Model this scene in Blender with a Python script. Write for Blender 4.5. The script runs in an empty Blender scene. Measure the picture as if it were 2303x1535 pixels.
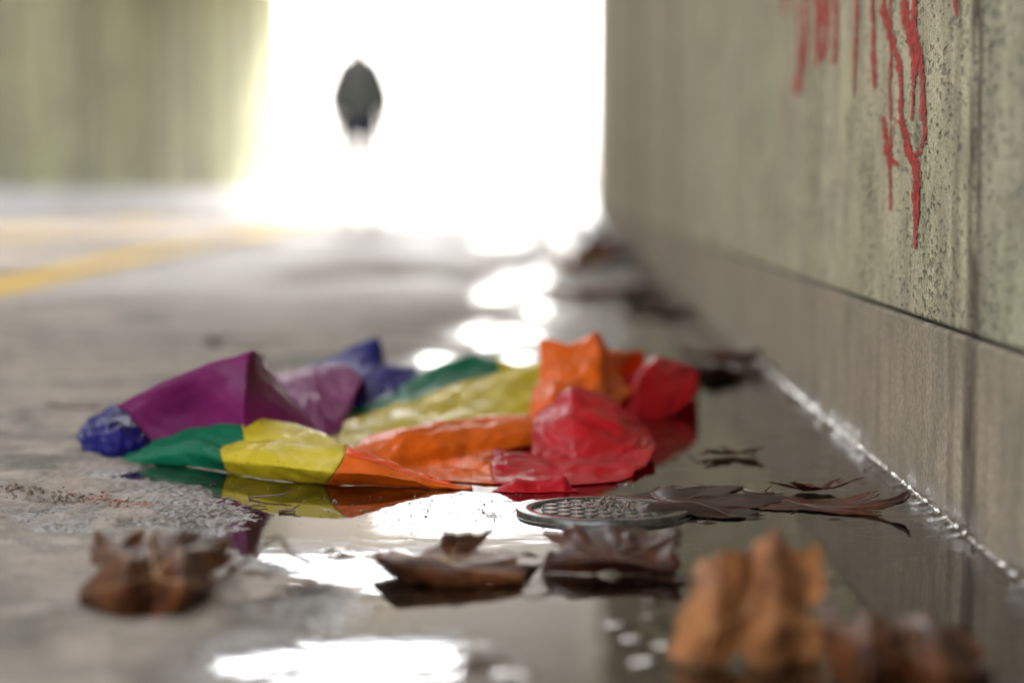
import bpy, bmesh, math, random
import numpy as np
from mathutils import Vector, Matrix

random.seed(7)
rng = np.random.default_rng(11)
R = math.radians
scene = bpy.context.scene
col = scene.collection

# ------------------------------------------------------------------ camera
FOC = 4800.0                      # focal length in pixels of the 2303 px wide photograph
W, H = 2303.0, 1535.0
VPX, VPY = 1254.0, 438.0          # where the tunnel axis (+Y) meets the picture
CAM_H = 0.25
cam_d = bpy.data.cameras.new('camera')
cam = bpy.data.objects.new('camera', cam_d)
col.objects.link(cam)
cam_d.sensor_width = 23.5
cam_d.sensor_fit = 'HORIZONTAL'
cam_d.lens = FOC / W * 23.5
cam_d.clip_start = 0.02
cam_d.clip_end = 2000
cam_d.dof.use_dof = True
cam_d.dof.focus_distance = 1.73
cam_d.dof.aperture_fstop = 1.75
pitch = math.atan((H / 2 - VPY) / FOC)
yaw = math.atan((VPX - W / 2) / FOC * math.cos(pitch))
cam.rotation_euler = (R(90) - pitch, 0, yaw)
cam.location = (0, 0, CAM_H)
scene.camera = cam
bpy.context.view_layer.update()
CM = np.array(cam.rotation_euler.to_matrix())

def ray(px, py):
    d = CM @ np.array([(px - W / 2) / FOC, -(py - H / 2) / FOC, -1.0])
    return d
def P(px, py, Y):
    d = ray(px, py)
    return np.array([0, 0, CAM_H]) + d * (Y / d[1])
def G(px, py, z=0.0):
    d = ray(px, py)
    return np.array([0, 0, CAM_H]) + d * ((z - CAM_H) / d[2])
def Wl(px, py, X=0.30):
    d = ray(px, py)
    return np.array([0, 0, CAM_H]) + d * (X / d[0])

# ------------------------------------------------------------------ light
world = bpy.data.worlds.new('World')
scene.world = world
world.use_nodes = True
wn = world.node_tree
bg = wn.nodes['Background']
sky = wn.nodes.new('ShaderNodeTexSky')
sky.sky_type = 'NISHITA'
sky.sun_disc = False
sky.sun_elevation = R(48)
sky.sun_rotation = R(20)
sky.air_density = 1.0
sky.dust_density = 4.0
sky.ozone_density = 1.0
hs = wn.nodes.new('ShaderNodeHueSaturation')      # overcast: most of the blue is gone
hs.inputs['Saturation'].default_value = 0.3
wn.links.new(sky.outputs[0], hs.inputs['Color'])
wn.links.new(hs.outputs[0], bg.inputs['Color'])
bg.inputs['Strength'].default_value = 0.15
sun_d = bpy.data.lights.new('sun', 'SUN')
sun_d.energy = 1.5
sun_d.angle = R(12)
sun_d.color = (1.0, 0.99, 0.97)
sun = bpy.data.objects.new('sun', sun_d)
col.objects.link(sun)
sd_ = Vector((math.sin(R(20)) * math.cos(R(48)), math.cos(R(20)) * math.cos(R(48)), math.sin(R(48))))
sun.rotation_euler = sd_.to_track_quat('Z', 'Y').to_euler()

vs = scene.view_settings
vs.view_transform = 'Standard'
vs.look = 'None'
vs.exposure = 3.4
vs.gamma = 1.0
scene.cycles.use_denoising = True
scene.cycles.max_bounces = 10
scene.cycles.diffuse_bounces = 6
scene.cycles.glossy_bounces = 5
scene.cycles.transparent_max_bounces = 12
scene.cycles.sample_clamp_indirect = 20

# ------------------------------------------------------------------ helpers
def tag(o, label=None, cat=None, group=None, kind=None):
    if label: o['label'] = label
    if cat: o['category'] = cat
    if group: o['group'] = group
    if kind: o['kind'] = kind
    return o
def empty(name, loc=(0, 0, 0)):
    o = bpy.data.objects.new(name, None)
    o.location = loc
    col.objects.link(o)
    return o
def mesh_obj(name, verts, faces, mat, parent=None, smooth=True, solid=0.0):
    me = bpy.data.meshes.new(name)
    me.from_pydata([tuple(map(float, v)) for v in verts], [], [tuple(map(int, f)) for f in faces])
    me.update()
    if smooth:
        me.polygons.foreach_set('use_smooth', [True] * len(me.polygons))
    me.materials.append(mat)
    o = bpy.data.objects.new(name, me)
    col.objects.link(o)
    if parent is not None:
        o.parent = parent
        o.matrix_parent_inverse = Matrix.Translation(-Vector(parent.location))
    if solid:
        m = o.modifiers.new('thick', 'SOLIDIFY')
        m.thickness = solid
        m.offset = 0
    return o

class MB:
    def __init__(s): s.v = []; s.f = []
    def add(s, vs_, fs_):
        n = len(s.v)
        s.v += [tuple(p) for p in vs_]
        s.f += [tuple(i + n for i in f) for f in fs_]
    def box(s, x0, x1, y0, y1, z0, z1):
        s.add([(x0,y0,z0),(x1,y0,z0),(x1,y1,z0),(x0,y1,z0),(x0,y0,z1),(x1,y0,z1),(x1,y1,z1),(x0,y1,z1)],
              [(0,3,2,1),(4,5,6,7),(0,1,5,4),(1,2,6,5),(2,3,7,6),(3,0,4,7)])
    def tube(s, pts, rads, n=8):
        pts = [np.array(p, float) for p in pts]
        rings = []
        for i, p in enumerate(pts):
            t = pts[min(i + 1, len(pts) - 1)] - pts[max(i - 1, 0)]
            t = t / (np.linalg.norm(t) + 1e-12)
            a = np.array([0, 0, 1.0]) if abs(t[2]) < 0.9 else np.array([1.0, 0, 0])
            b1 = np.cross(t, a); b1 /= np.linalg.norm(b1)
            b2 = np.cross(t, b1)
            r = rads[i] if hasattr(rads, '__len__') else rads
            rings.append([p + r * (math.cos(q) * b1 + math.sin(q) * b2) for q in np.linspace(0, 2 * math.pi, n, endpoint=False)])
        vv = [p for rg in rings for p in rg]
        ff = []
        for i in range(len(rings) - 1):
            for j in range(n):
                ff.append((i*n+j, i*n+(j+1) % n, (i+1)*n+(j+1) % n, (i+1)*n+j))
        ff.append(tuple(range(n))[::-1]); ff.append(tuple(range((len(rings)-1)*n, len(rings)*n)))
        s.add(vv, ff)
    def build(s, name, mat, parent=None, smooth=False, bevel=0.0):
        o = mesh_obj(name, s.v, s.f, mat, parent, smooth)
        if bevel:
            m = o.modifiers.new('bevel', 'BEVEL'); m.width = bevel; m.segments = 2; m.limit_method = 'ANGLE'
        return o

# numpy gradient noise in 2-D
_perm = rng.permutation(512)
_perm = np.concatenate([_perm, _perm])
_gr = rng.uniform(0, 2 * math.pi, 512)
def n2(x, y, seed=0):
    x = np.asarray(x, float) + seed * 17.31; y = np.asarray(y, float) + seed * 9.77
    xi = np.floor(x).astype(int); yi = np.floor(y).astype(int)
    xf = x - xi; yf = y - yi
    u = xf**3 * (xf * (xf * 6 - 15) + 10); v = yf**3 * (yf * (yf * 6 - 15) + 10)
    def g(ix, iy, dx, dy):
        a = _gr[_perm[(_perm[ix & 511] + iy) & 511]]
        return np.cos(a) * dx + np.sin(a) * dy
    a = g(xi, yi, xf, yf); b = g(xi + 1, yi, xf - 1, yf)
    c = g(xi, yi + 1, xf, yf - 1); d = g(xi + 1, yi + 1, xf - 1, yf - 1)
    return ((a * (1 - u) + b * u) * (1 - v) + (c * (1 - u) + d * u) * v) * 1.45
def fbm(x, y, o=3, seed=0):
    t = 0; a = 1.0
    for k in range(o):
        t = t + a * n2(np.asarray(x) * 2**k, np.asarray(y) * 2**k, seed + k); a *= 0.5
    return t

# ------------------------------------------------------------------ materials
def newmat(name):
    m = bpy.data.materials.new(name); m.use_nodes = True
    nt = m.node_tree
    return m, nt, nt.nodes['Principled BSDF']
def nd(nt, t, **kw):
    n = nt.nodes.new(t)
    for k, v in kw.items():
        if k in n.inputs: n.inputs[k].default_value = v
        else: setattr(n, k, v)
    return n
def coords(nt, scale=(1, 1, 1), space='Object'):
    tc = nt.nodes.new('ShaderNodeTexCoord'); mp = nt.nodes.new('ShaderNodeMapping')
    mp.inputs['Scale'].default_value = scale
    nt.links.new(tc.outputs[space], mp.inputs[0])
    return mp.outputs[0]
def noise(nt, vec, scale, detail=4, rough=0.55, dist=0.0):
    n = nd(nt, 'ShaderNodeTexNoise', Scale=scale, Detail=detail, Roughness=rough, Distortion=dist)
    nt.links.new(vec, n.inputs['Vector'])
    return n.outputs['Fac']
def ramp(nt, fac, stops, interp='LINEAR'):
    r = nt.nodes.new('ShaderNodeValToRGB')
    r.color_ramp.interpolation = interp
    e = r.color_ramp.elements
    while len(e) < len(stops): e.new(0.5)
    for k, (p, c) in enumerate(stops):
        e[k].position = p
        e[k].color = (c, c, c, 1) if not hasattr(c, '__len__') else (*c, 1)
    nt.links.new(fac, r.inputs[0])
    return r.outputs[0]
def mix(nt, fac, a, b, mode='MIX'):
    m = nt.nodes.new('ShaderNodeMix'); m.data_type = 'RGBA'; m.blend_type = mode
    for s, v in ((m.inputs['Factor'], fac), (m.inputs['A'], a), (m.inputs['B'], b)):
        if hasattr(v, 'is_output') or isinstance(v, bpy.types.NodeSocket): nt.links.new(v, s)
        elif hasattr(v, '__len__'): s.default_value = (*v, 1)
        else: s.default_value = v
    return m.outputs['Result']
def math_(nt, op, a, b=None, clamp=False):
    m = nt.nodes.new('ShaderNodeMath'); m.operation = op; m.use_clamp = clamp
    for s, v in ((m.inputs[0], a), (m.inputs[1], b)):
        if v is None: continue
        if isinstance(v, bpy.types.NodeSocket): nt.links.new(v, s)
        else: s.default_value = v
    return m.outputs[0]
def bump(nt, h, strength, dist, bsdf, prev=None):
    b = nd(nt, 'ShaderNodeBump', Strength=strength, Distance=dist)
    nt.links.new(h, b.inputs['Height'])
    if prev is not None: nt.links.new(prev, b.inputs['Normal'])
    if bsdf is not None: nt.links.new(b.outputs[0], bsdf.inputs['Normal'])
    return b.outputs[0]
def sep(nt, vec):
    s = nt.nodes.new('ShaderNodeSeparateXYZ'); nt.links.new(vec, s.inputs[0]); return s.outputs

def mat_ground():
    m, nt, b = newmat('damp_concrete')
    v = coords(nt)
    big = noise(nt, v, 1.3, 5, 0.6)
    mid = noise(nt, v, 9, 6, 0.68)
    fine = noise(nt, v, 420, 3, 0.7)
    grit = noise(nt, v, 1400, 2, 0.6)
    c = mix(nt, ramp(nt, big, [(0.3, 0), (0.7, 1)]), (0.175, 0.133, 0.097), (0.265, 0.207, 0.154))
    c = mix(nt, ramp(nt, mid, [(0.42, 0), (0.6, 0.85)]), c, (0.10, 0.088, 0.068))
    c = mix(nt, ramp(nt, fine, [(0.4, 0.0), (0.62, 0.55)]), c, (0.34, 0.29, 0.245))
    dep = noise(nt, v, 26, 5, 0.7)
    c = mix(nt, ramp(nt, dep, [(0.5, 0), (0.6, 0.6)]), c, (0.33, 0.275, 0.23))
    dk = noise(nt, coords(nt, (1, 0.7, 1)), 4.5, 5, 0.7)
    c = mix(nt, ramp(nt, dk, [(0.50, 0), (0.60, 0.8)]), c, (0.075, 0.072, 0.05))
    # wetness follows the height of the ground (z stored per vertex: below the water line it is mud)
    at = nd(nt, 'ShaderNodeAttribute', attribute_name='wet')
    wet = at.outputs['Fac']
    c = mix(nt, wet, c, mix(nt, fine, (0.035, 0.028, 0.02), (0.10, 0.085, 0.065)))
    nt.links.new(c, b.inputs['Base Color'])
    damp = nd(nt, 'ShaderNodeAttribute', attribute_name='damp').outputs['Fac']
    r = math_(nt, 'SUBTRACT', 0.82, math_(nt, 'MULTIPLY', wet, 0.56))
    r = math_(nt, 'SUBTRACT', r, math_(nt, 'MULTIPLY', damp, 0.42))
    r = math_(nt, 'MAXIMUM', r, 0.2)
    r = math_(nt, 'ADD', r, math_(nt, 'MULTIPLY', math_(nt, 'SUBTRACT', mid, 0.5), 0.25), True)
    nt.links.new(r, b.inputs['Roughness'])
    b.inputs['Specular IOR Level'].default_value = 0.35
    n = bump(nt, fine, 0.55, 0.0016, None)
    bump(nt, grit, 0.5, 0.0006, b, n)
    return m

def mat_wall(name, lo, hi, stain, pits=1.0, moss=(0.36, 0.37, 0.20), wet_top=0.0, ss=1.0):
    m, nt, b = newmat(name)
    v = coords(nt)
    ls = 0.16 if ss < 1 else 1.0
    vs_ = coords(nt, (ls, 1.6 * ls, 0.25 * ls))
    big = noise(nt, vs_, 2.2, 5, 0.6)
    c = mix(nt, ramp(nt, big, [(0.32, 0), (0.68, 1)]), lo, hi)
    streak = noise(nt, coords(nt, (1, 7 * ss, 0.35 * ss)), 3.0, 4, 0.6, 0.3)
    c = mix(nt, ramp(nt, streak, [(0.47, 0), (0.54, 0.9)] if ss < 1 else [(0.5, 0), (0.72, 0.75)]), c, stain)
    gr = noise(nt, coords(nt, (ls, ls, ls * (0.3 if ss < 1 else 1))), 5.0, 4, 0.6)
    c = mix(nt, ramp(nt, gr, [(0.42, 0), (0.7, 0.7)]), c, moss)
    fine = noise(nt, v, 260, 4, 0.7)
    c = mix(nt, ramp(nt, fine, [(0.40, 0.6), (0.58, 0)]), c, (0.10, 0.09, 0.065))
    mott = noise(nt, coords(nt, (ls, ls, ls * 0.6)), 17, 5, 0.7)
    c = mix(nt, ramp(nt, mott, [(0.44, 0), (0.64, 0.55)]), c, (0.13, 0.11, 0.08))
    # pits: dirt-filled holes of two sizes
    zz = coords(nt, (1, 0.42, 1.0))
    wob = noise(nt, zz, 60, 3, 0.6)
    vor = nd(nt, 'ShaderNodeTexVoronoi', Scale=125.0, Randomness=1.0)
    add = nt.nodes.new('ShaderNodeVectorMath'); add.operation = 'ADD'
    sc = nt.nodes.new('ShaderNodeVectorMath'); sc.operation = 'SCALE'; sc.inputs['Scale'].default_value = 0.012
    nnz = nd(nt, 'ShaderNodeTexNoise', Scale=120.0, Detail=2.0)
    nt.links.new(zz, nnz.inputs['Vector'])
    nt.links.new(nnz.outputs['Color'], sc.inputs[0])
    nt.links.new(zz, add.inputs[0]); nt.links.new(sc.outputs[0], add.inputs[1])
    nt.links.new(add.outputs[0], vor.inputs['Vector'])
    dens = noise(nt, v, 6.0, 3, 0.6)
    thr = math_(nt, 'MULTIPLY', ramp(nt, dens, [(0.3, 0.16), (0.66, 0.46)]), pits)
    pit = math_(nt, 'SUBTRACT', thr, vor.outputs['Distance'])
    pit = math_(nt, 'MULTIPLY', pit, 9.0, True)
    vor2 = nd(nt, 'ShaderNodeTexVoronoi', Scale=330.0)
    nt.links.new(add.outputs[0], vor2.inputs['Vector'])
    pit2 = math_(nt, 'MULTIPLY', math_(nt, 'SUBTRACT', math_(nt, 'MULTIPLY', thr, 0.85), vor2.outputs['Distance']), 7.0, True)
    pall = math_(nt, 'MAXIMUM', pit, math_(nt, 'MULTIPLY', pit2, 0.7))
    xyz0 = sep(nt, v)
    sw = noise(nt, coords(nt, (1, 1, 0.5)), 45, 3, 0.6)
    for (yy, hw, st_) in ((1.545, 0.034, 0.95), (1.62, 0.02, 0.5), (8.0, 0.35, 0.6), (5.55, 0.10, 0.5)):
        dd = math_(nt, 'ABSOLUTE', math_(nt, 'SUBTRACT', xyz0[1], yy))
        dd = math_(nt, 'MULTIPLY', math_(nt, 'SUBTRACT', 1.0, math_(nt, 'DIVIDE', dd, hw), True), 1.8, True)
        dd = math_(nt, 'MULTIPLY', math_(nt, 'MULTIPLY', dd, ramp(nt, sw, [(0.3, 0.35), (0.6, 1.0)])), st_)
        c = mix(nt, dd, c, (0.065, 0.045, 0.03))
    jn = noise(nt, coords(nt, (1, 1, 1)), 28, 5, 0.7)
    jd = math_(nt, 'ABSOLUTE', math_(nt, 'SUBTRACT', xyz0[2], math_(nt, 'ADD', 0.1475, math_(nt, 'MULTIPLY', math_(nt, 'SUBTRACT', jn, 0.5), 0.012))))
    jd = math_(nt, 'MULTIPLY', math_(nt, 'SUBTRACT', 1.0, math_(nt, 'DIVIDE', jd, 0.0042), True), ramp(nt, jn, [(0.35, 0.9), (0.6, 0.3)]))
    c = mix(nt, jd, c, (0.05, 0.04, 0.028))
    c = mix(nt, math_(nt, 'MULTIPLY', pall, 0.6), c, (0.075, 0.078, 0.06))
    nt.links.new(c, b.inputs['Base Color'])
    b.inputs['Specular IOR Level'].default_value = 0.25
    hgt = math_(nt, 'SUBTRACT', math_(nt, 'MULTIPLY', fine, 0.5), pall)
    if wet_top > 0:
        xyz = sep(nt, v)
        wn_ = noise(nt, coords(nt, (1, 1, 1.0)), 38, 6, 0.7)
        t = math_(nt, 'SUBTRACT', math_(nt, 'ADD', wet_top, math_(nt, 'MULTIPLY', math_(nt, 'SUBTRACT', wn_, 0.5), 0.045)), xyz[2])
        wf = math_(nt, 'MULTIPLY', t, 45.0, True)
        wf = math_(nt, 'MULTIPLY', wf, math_(nt, 'MULTIPLY', math_(nt, 'SUBTRACT', 3.9, xyz[1]), 0.8, True))
        wf = math_(nt, 'MULTIPLY', wf, ramp(nt, noise(nt, v, 9, 2, 0.5), [(0.38, 0.25), (0.55, 1)]))
        c2 = mix(nt, math_(nt, 'MULTIPLY', wf, 0.6), c, (0.06, 0.055, 0.045))
        nt.links.new(c2, b.inputs['Base Color'])
        rr = math_(nt, 'SUBTRACT', 0.8, math_(nt, 'MULTIPLY', wf, 0.67))
        nt.links.new(rr, b.inputs['Roughness'])
        sp = math_(nt, 'ADD', 0.25, math_(nt, 'MULTIPLY', wf, 0.25))
        nt.links.new(sp, b.inputs['Specular IOR Level'])
        comb = noise(nt, coords(nt, (1, 1, 0.07)), 420, 3, 0.6)
        hgt = math_(nt, 'ADD', hgt, math_(nt, 'MULTIPLY', comb, 0.35))
    else:
        b.inputs['Roughness'].default_value = 0.86
    bump(nt, hgt, 1.0, 0.0028, b)
    return m

def mat_water(name='puddle_water', ripple=1.0):
    m, nt, b = newmat(name)
    out = nt.nodes['Material Output']
    nt.nodes.remove(b)
    gl = nd(nt, 'ShaderNodeBsdfGlossy', Roughness=0.012)
    gl.inputs['Color'].default_value = (1, 1, 1, 1)
    tr = nt.nodes.new('ShaderNodeBsdfTransparent')
    tr.inputs['Color'].default_value = (0.62, 0.56, 0.46, 1)
    fr = nd(nt, 'ShaderNodeFresnel', IOR=1.333)
    v = coords(nt)
    h = noise(nt, v, 22, 2, 0.5)
    bp = nd(nt, 'ShaderNodeBump', Strength=0.10 * ripple, Distance=0.0012)
    nt.links.new(h, bp.inputs['Height'])
    h2 = noise(nt, v, 160, 2, 0.5)
    bp2 = nd(nt, 'ShaderNodeBump', Strength=0.05 * ripple, Distance=0.0002)
    nt.links.new(h2, bp2.inputs['Height']); nt.links.new(bp.outputs[0], bp2.inputs['Normal'])
    for s in (gl, fr): nt.links.new(bp2.outputs[0], s.inputs['Normal'])
    mx = nt.nodes.new('ShaderNodeMixShader')
    nt.links.new(fr.outputs[0], mx.inputs[0]); nt.links.new(tr.outputs[0], mx.inputs[1]); nt.links.new(gl.outputs[0], mx.inputs[2])
    nt.links.new(mx.outputs[0], out.inputs['Surface'])
    return m

def mat_cloth(name, c, trans=0.45, dark=0.5):
    m, nt, b = newmat(name)
    out = nt.nodes['Material Output']
    v = coords(nt)
    st = noise(nt, v, 16, 4, 0.65)
    cc = mix(nt, ramp(nt, st, [(0.4, 0), (0.75, 0.55)]), c, tuple(x * dark for x in c))
    sp = noise(nt, v, 190, 2, 0.5)
    cc = mix(nt, ramp(nt, sp, [(0.68, 0), (0.74, 0.75)]), cc, (0.03, 0.022, 0.012))
    nt.links.new(cc, b.inputs['Base Color'])
    b.inputs['Roughness'].default_value = 0.5
    b.inputs['Specular IOR Level'].default_value = 0.22
    wet = noise(nt, v, 11, 3, 0.6)
    nt.links.new(ramp(nt, wet, [(0.46, 0.0), (0.62, 0.6)]), b.inputs['Coat Weight'])
    b.inputs['Coat Roughness'].default_value = 0.07
    b.inputs['Coat IOR'].default_value = 1.33
    w1 = noise(nt, v, 110, 5, 0.65, 0.8)
    n = bump(nt, w1, 0.45, 0.0025, None)
    weave = noise(nt, v, 1500, 1, 0.5)
    bump(nt, weave, 0.25, 0.0003, b, n)
    tl = nt.nodes.new('ShaderNodeBsdfTranslucent')
    nt.links.new(cc, tl.inputs['Color'])
    nt.links.new(n, tl.inputs['Normal'])
    mx = nt.nodes.new('ShaderNodeMixShader'); mx.inputs[0].default_value = trans
    nt.links.new(b.outputs[0], mx.inputs[1]); nt.links.new(tl.outputs[0], mx.inputs[2])
    nt.links.new(mx.outputs[0], out.inputs['Surface'])
    return m

def mat_leaf(name, a, b_, wet=0.5, spots=(0.03, 0.016, 0.009)):
    m, nt, b = newmat(name)
    out = nt.nodes['Material Output']
    v = coords(nt)
    n1 = noise(nt, v, 28, 4, 0.65)
    c = mix(nt, ramp(nt, n1, [(0.40, 0), (0.60, 1)]), a, b_)
    n_ = noise(nt, v, 130, 4, 0.7)
    c = mix(nt, ramp(nt, n_, [(0.5, 0), (0.7, 0.75)]), c, spots)
    nt.links.new(c, b.inputs['Base Color'])
    b.inputs['Roughness'].default_value = 0.5
    b.inputs['Specular IOR Level'].default_value = 0.12
    b.inputs['Coat Weight'].default_value = wet
    b.inputs['Coat Roughness'].default_value = 0.12
    b.inputs['Coat IOR'].default_value = 1.33
    k = bump(nt, noise(nt, v, 260, 3, 0.6), 0.5, 0.0012, b)
    tl = nt.nodes.new('ShaderNodeBsdfTranslucent'); nt.links.new(c, tl.inputs['Color'])
    mx = nt.nodes.new('ShaderNodeMixShader'); mx.inputs[0].default_value = 0.22
    nt.links.new(b.outputs[0], mx.inputs[1]); nt.links.new(tl.outputs[0], mx.inputs[2])
    nt.links.new(mx.outputs[0], out.inputs['Surface'])
    return m

def mat_plain(name, c, rough=0.7, metal=0.0, var=0.3, bmp=0.0, scale=40, spec=0.5):
    m, nt, b = newmat(name)
    v = coords(nt)
    n1 = noise(nt, v, scale, 4, 0.6)
    cc = mix(nt, ramp(nt, n1, [(0.35, 0), (0.65, 1)]), tuple(x * (1 - var) for x in c), tuple(min(1, x * (1 + var)) for x in c))
    nt.links.new(cc, b.inputs['Base Color'])
    b.inputs['Roughness'].default_value = rough
    b.inputs['Metallic'].default_value = metal
    b.inputs['Specular IOR Level'].default_value = spec
    if bmp: bump(nt, noise(nt, v, scale * 6, 3, 0.6), 0.6, bmp, b)
    return m

M = {}
M['ground'] = mat_ground()
M['water'] = mat_water()
M['bead'] = mat_water('bead_water', 0.0)
M['wall'] = mat_wall('weathered_concrete', (0.46, 0.39, 0.25), (0.62, 0.55, 0.36), (0.25, 0.21, 0.155), 1.0, (0.40, 0.40, 0.22))
M['wallgreen'] = mat_wall('algae_concrete', (0.40, 0.37, 0.25), (0.54, 0.50, 0.34), (0.24, 0.21, 0.15), 1.0, (0.38, 0.38, 0.22))
M['plinth'] = mat_wall('damp_plinth_concrete', (0.27, 0.20, 0.135), (0.43, 0.34, 0.235), (0.16, 0.13, 0.10), 0.12, (0.26, 0.23, 0.15), 0.03)
M['backing'] = mat_plain('dark_joint_mortar', (0.07, 0.06, 0.045), 0.9)
M['leftwall'] = mat_wall('mossy_concrete', (0.37, 0.385, 0.23), (0.55, 0.58, 0.38), (0.13, 0.13, 0.085), 0.0, (0.40, 0.44, 0.20), 0.0, 0.028)
M['ceiling'] = mat_plain('pale_ceiling_concrete', (0.80, 0.80, 0.84), 0.32, 0, 0.10, 0.001, 3)
M['kerb'] = mat_plain('pale_painted_kerb', (0.46, 0.46, 0.48), 0.6, 0, 0.2, 0.002, 4)
M['yellow'] = mat_plain('yellow_road_paint', (0.62, 0.38, 0.02), 0.9, 0, 0.2, 0.001, 30)
M['redpaint'] = mat_plain('red_spray_paint', (0.34, 0.035, 0.028), 0.85, 0, 0.5, 0.0008, 160, 0.15)
nt_ = M['redpaint'].node_tree
hole = noise(nt_, coords(nt_, (1, 0.5, 1)), 300, 4, 0.65)
nt_.links.new(ramp(nt_, hole, [(0.36, 0.0), (0.46, 0.93)]), nt_.nodes['Principled BSDF'].inputs['Alpha'])
M['iron'] = mat_plain('wet_cast_iron', (0.05, 0.046, 0.038), 0.10, 0.3, 0.4, 0.0003, 120)
M['mud'] = mat_plain('wet_mud', (0.14, 0.105, 0.075), 0.6, 0, 0.5, 0.001, 300)
M['rust'] = mat_plain('rusty_leaf_crumbs', (0.20, 0.06, 0.02), 0.4, 0, 0.5, 0.001, 200)
M['twig'] = mat_plain('wet_twig_bark', (0.07, 0.035, 0.02), 0.4, 0, 0.4, 0.0005, 200)
M['skin'] = mat_plain('skin', (0.35, 0.2, 0.14), 0.6)
M['jacket'] = mat_plain('dark_grey_jacket', (0.14, 0.155, 0.145), 0.8)
M['jeans'] = mat_plain('navy_trousers', (0.02, 0.025, 0.06), 0.85)
M['shoe'] = mat_plain('black_shoes', (0.02, 0.02, 0.02), 0.5)
M['hair'] = mat_plain('dark_hair', (0.02, 0.015, 0.01), 0.7)

# ------------------------------------------------------------------ ground and puddle
shore_px = [(610, 1545), (530, 1515), (548, 1470), (700, 1452), (800, 1400), (770, 1345), (660, 1310), (600, 1262), (505, 1215),
            (520, 1160), (500, 1118), (420, 1088), (300, 1075), (330, 1040), (600, 1000), (900, 960), (1080, 900), (1200, 870), (1390, 812),
            (1440, 760), (1420, 700), (1470, 650), (1420, 600), (1430, 560), (1400, 525)]
far_pools = [(1130,540,75,13),(1282,537,26,14),(1150,634,34,15),(1208,626,24,12),(1115,662,26,13),(1222,708,30,18),(1070,748,46,15),(1150,752,50,14),
             (1160,806,44,24),(1190,775,30,14),(962,812,40,13),(1460,594,30,14),(1100,770,20,8)]
poly = [G(x, y)[:2] for x, y in shore_px] + [np.array([0.36, 13.0]), np.array([0.5, 13.0]), np.array([0.5, 0.3]), np.array([-0.16, 0.3])]
poly = np.array(poly)
def signed(X, Y):
    d2 = np.full(X.shape, 1e9); inside = np.zeros(X.shape, bool)
    n = len(poly)
    for i in range(n):
        a = poly[i]; b = poly[(i + 1) % n]
        e = b - a
        t = np.clip(((X - a[0]) * e[0] + (Y - a[1]) * e[1]) / (e @ e), 0, 1)
        dx = X - a[0] - t * e[0]; dy = Y - a[1] - t * e[1]
        d2 = np.minimum(d2, dx * dx + dy * dy)
        c = ((a[1] > Y) != (b[1] > Y)) & (X < (b[0] - a[0]) * (Y - a[1]) / (b[1] - a[1] + 1e-12) + a[0])
        inside ^= c
    d = np.sqrt(d2)
    s = np.where(inside, -d, d)
    for (px, py, ax, ay) in far_pools:
        c = G(px, py); a_x = 0.68 * abs(G(px + ax, py)[0] - c[0]); a_y = 0.34 * abs(G(px, py - ay)[1] - G(px, py + ay)[1])
        k = np.sqrt(((X - c[0]) / a_x)**2 + ((Y - c[1]) / a_y)**2)
        s = np.minimum(s, (k - 1) * a_x)
    return s
rocks_px = [(1040, 1140, 0.05), (960, 1150, 0.03), (1110, 1160, 0.03), (740, 1330, 0.04), (745, 1230, 0.01), (765, 1243, 0.012), (860, 1238, 0.016),
            (735, 1410, 0.02), (860, 1412, 0.006), (1480, 760, 0.05)]
grit_px = [(290, 1150, 330, 72, 0.0003, 0.0011), (480, 1175, 120, 40, 0.0, 0.0009), (1000, 1152, 150, 24, -0.0006, 0.0010), (640, 1350, 170, 60, 0.0001, 0.0012),
           (1130, 1130, 60, 14, -0.0004, 0.0012), (560, 1440, 120, 40, 0.0006, 0.0012)]
rocks = [(G(x, y)[:2], r) for x, y, r in rocks_px]
J0 = G(0, 1238)[:2]; J1 = G(500, 1243)[:2]
def gheight(X, Y):
    s = signed(X, Y)
    s = s + 0.018 * fbm(X * 9, Y * 6, 3, 3) * np.clip(Y / 2, 0.6, 3)
    out = np.clip(s * 0.09, 0, 0.0065)
    inn = np.clip(s * 0.07, -0.010, 0)
    g = out + inn
    for (c, r) in rocks:
        d = np.sqrt(((X - c[0]))**2 + ((Y - c[1]) * 0.55)**2) / r
        g = np.maximum(g, g + (0.0002 - g) * np.exp(-d * d * 1.5))
    near = np.clip(1 - np.abs(s) / 0.12, 0, 1)
    grain = 0
    for (px, py, ax, ay, lev, amp) in grit_px:
        c = G(px, py); a_x = abs(G(px + ax, py)[0] - c[0]); a_y = abs(G(px, py - ay)[1] - G(px, py + ay)[1]) / 2
        w = np.clip(1.6 - 1.6 * (((X - c[0]) / a_x)**2 + ((Y - c[1]) / a_y)**2), 0, 1)
        w = w * np.clip(0.75 + fbm(X * 22, Y * 22, 2, 77), 0, 1)
        g = g * (1 - w) + lev * w
        grain = grain + w * amp
    g = g + grain * (n2(X * 260, Y * 230, 41) + 0.7 * n2(X * 520, Y * 430, 43) + 0.25)
    g = g + 0.0010 * fbm(X * 12, Y * 12, 3, 9) * np.where(Y < 8, 1, 0.3)
    g = g + (0.00055 + 0.0006 * near) * n2(X * 150, Y * 110, 21) * (Y < 5) * np.clip((Y - .8) * 3, 0.3, 1)
    g = g + 0.0004 * near * n2(X * 320, Y * 260, 31) * (Y < 4)
    mud = np.clip((X - (-0.33 + 0.02 * Y)) / 0.15, 0, 1) * np.clip((Y - 2.8) / 0.4, 0, 1) * (X < 1)
    g = np.where(g > 0.0022, g - mud * (g - 0.0022) * 0.85, g)
    # slab joint
    t = (Y - (J0[1] + (X - J0[0]) * (J1[1] - J0[1]) / (J1[0] - J0[0])))
    g = g - 0.006 * np.exp(-((t + 0.004 * n2(X * 20, Y * 0, 61)) / 0.008)**2) * (X < J1[0])
    return g
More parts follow.
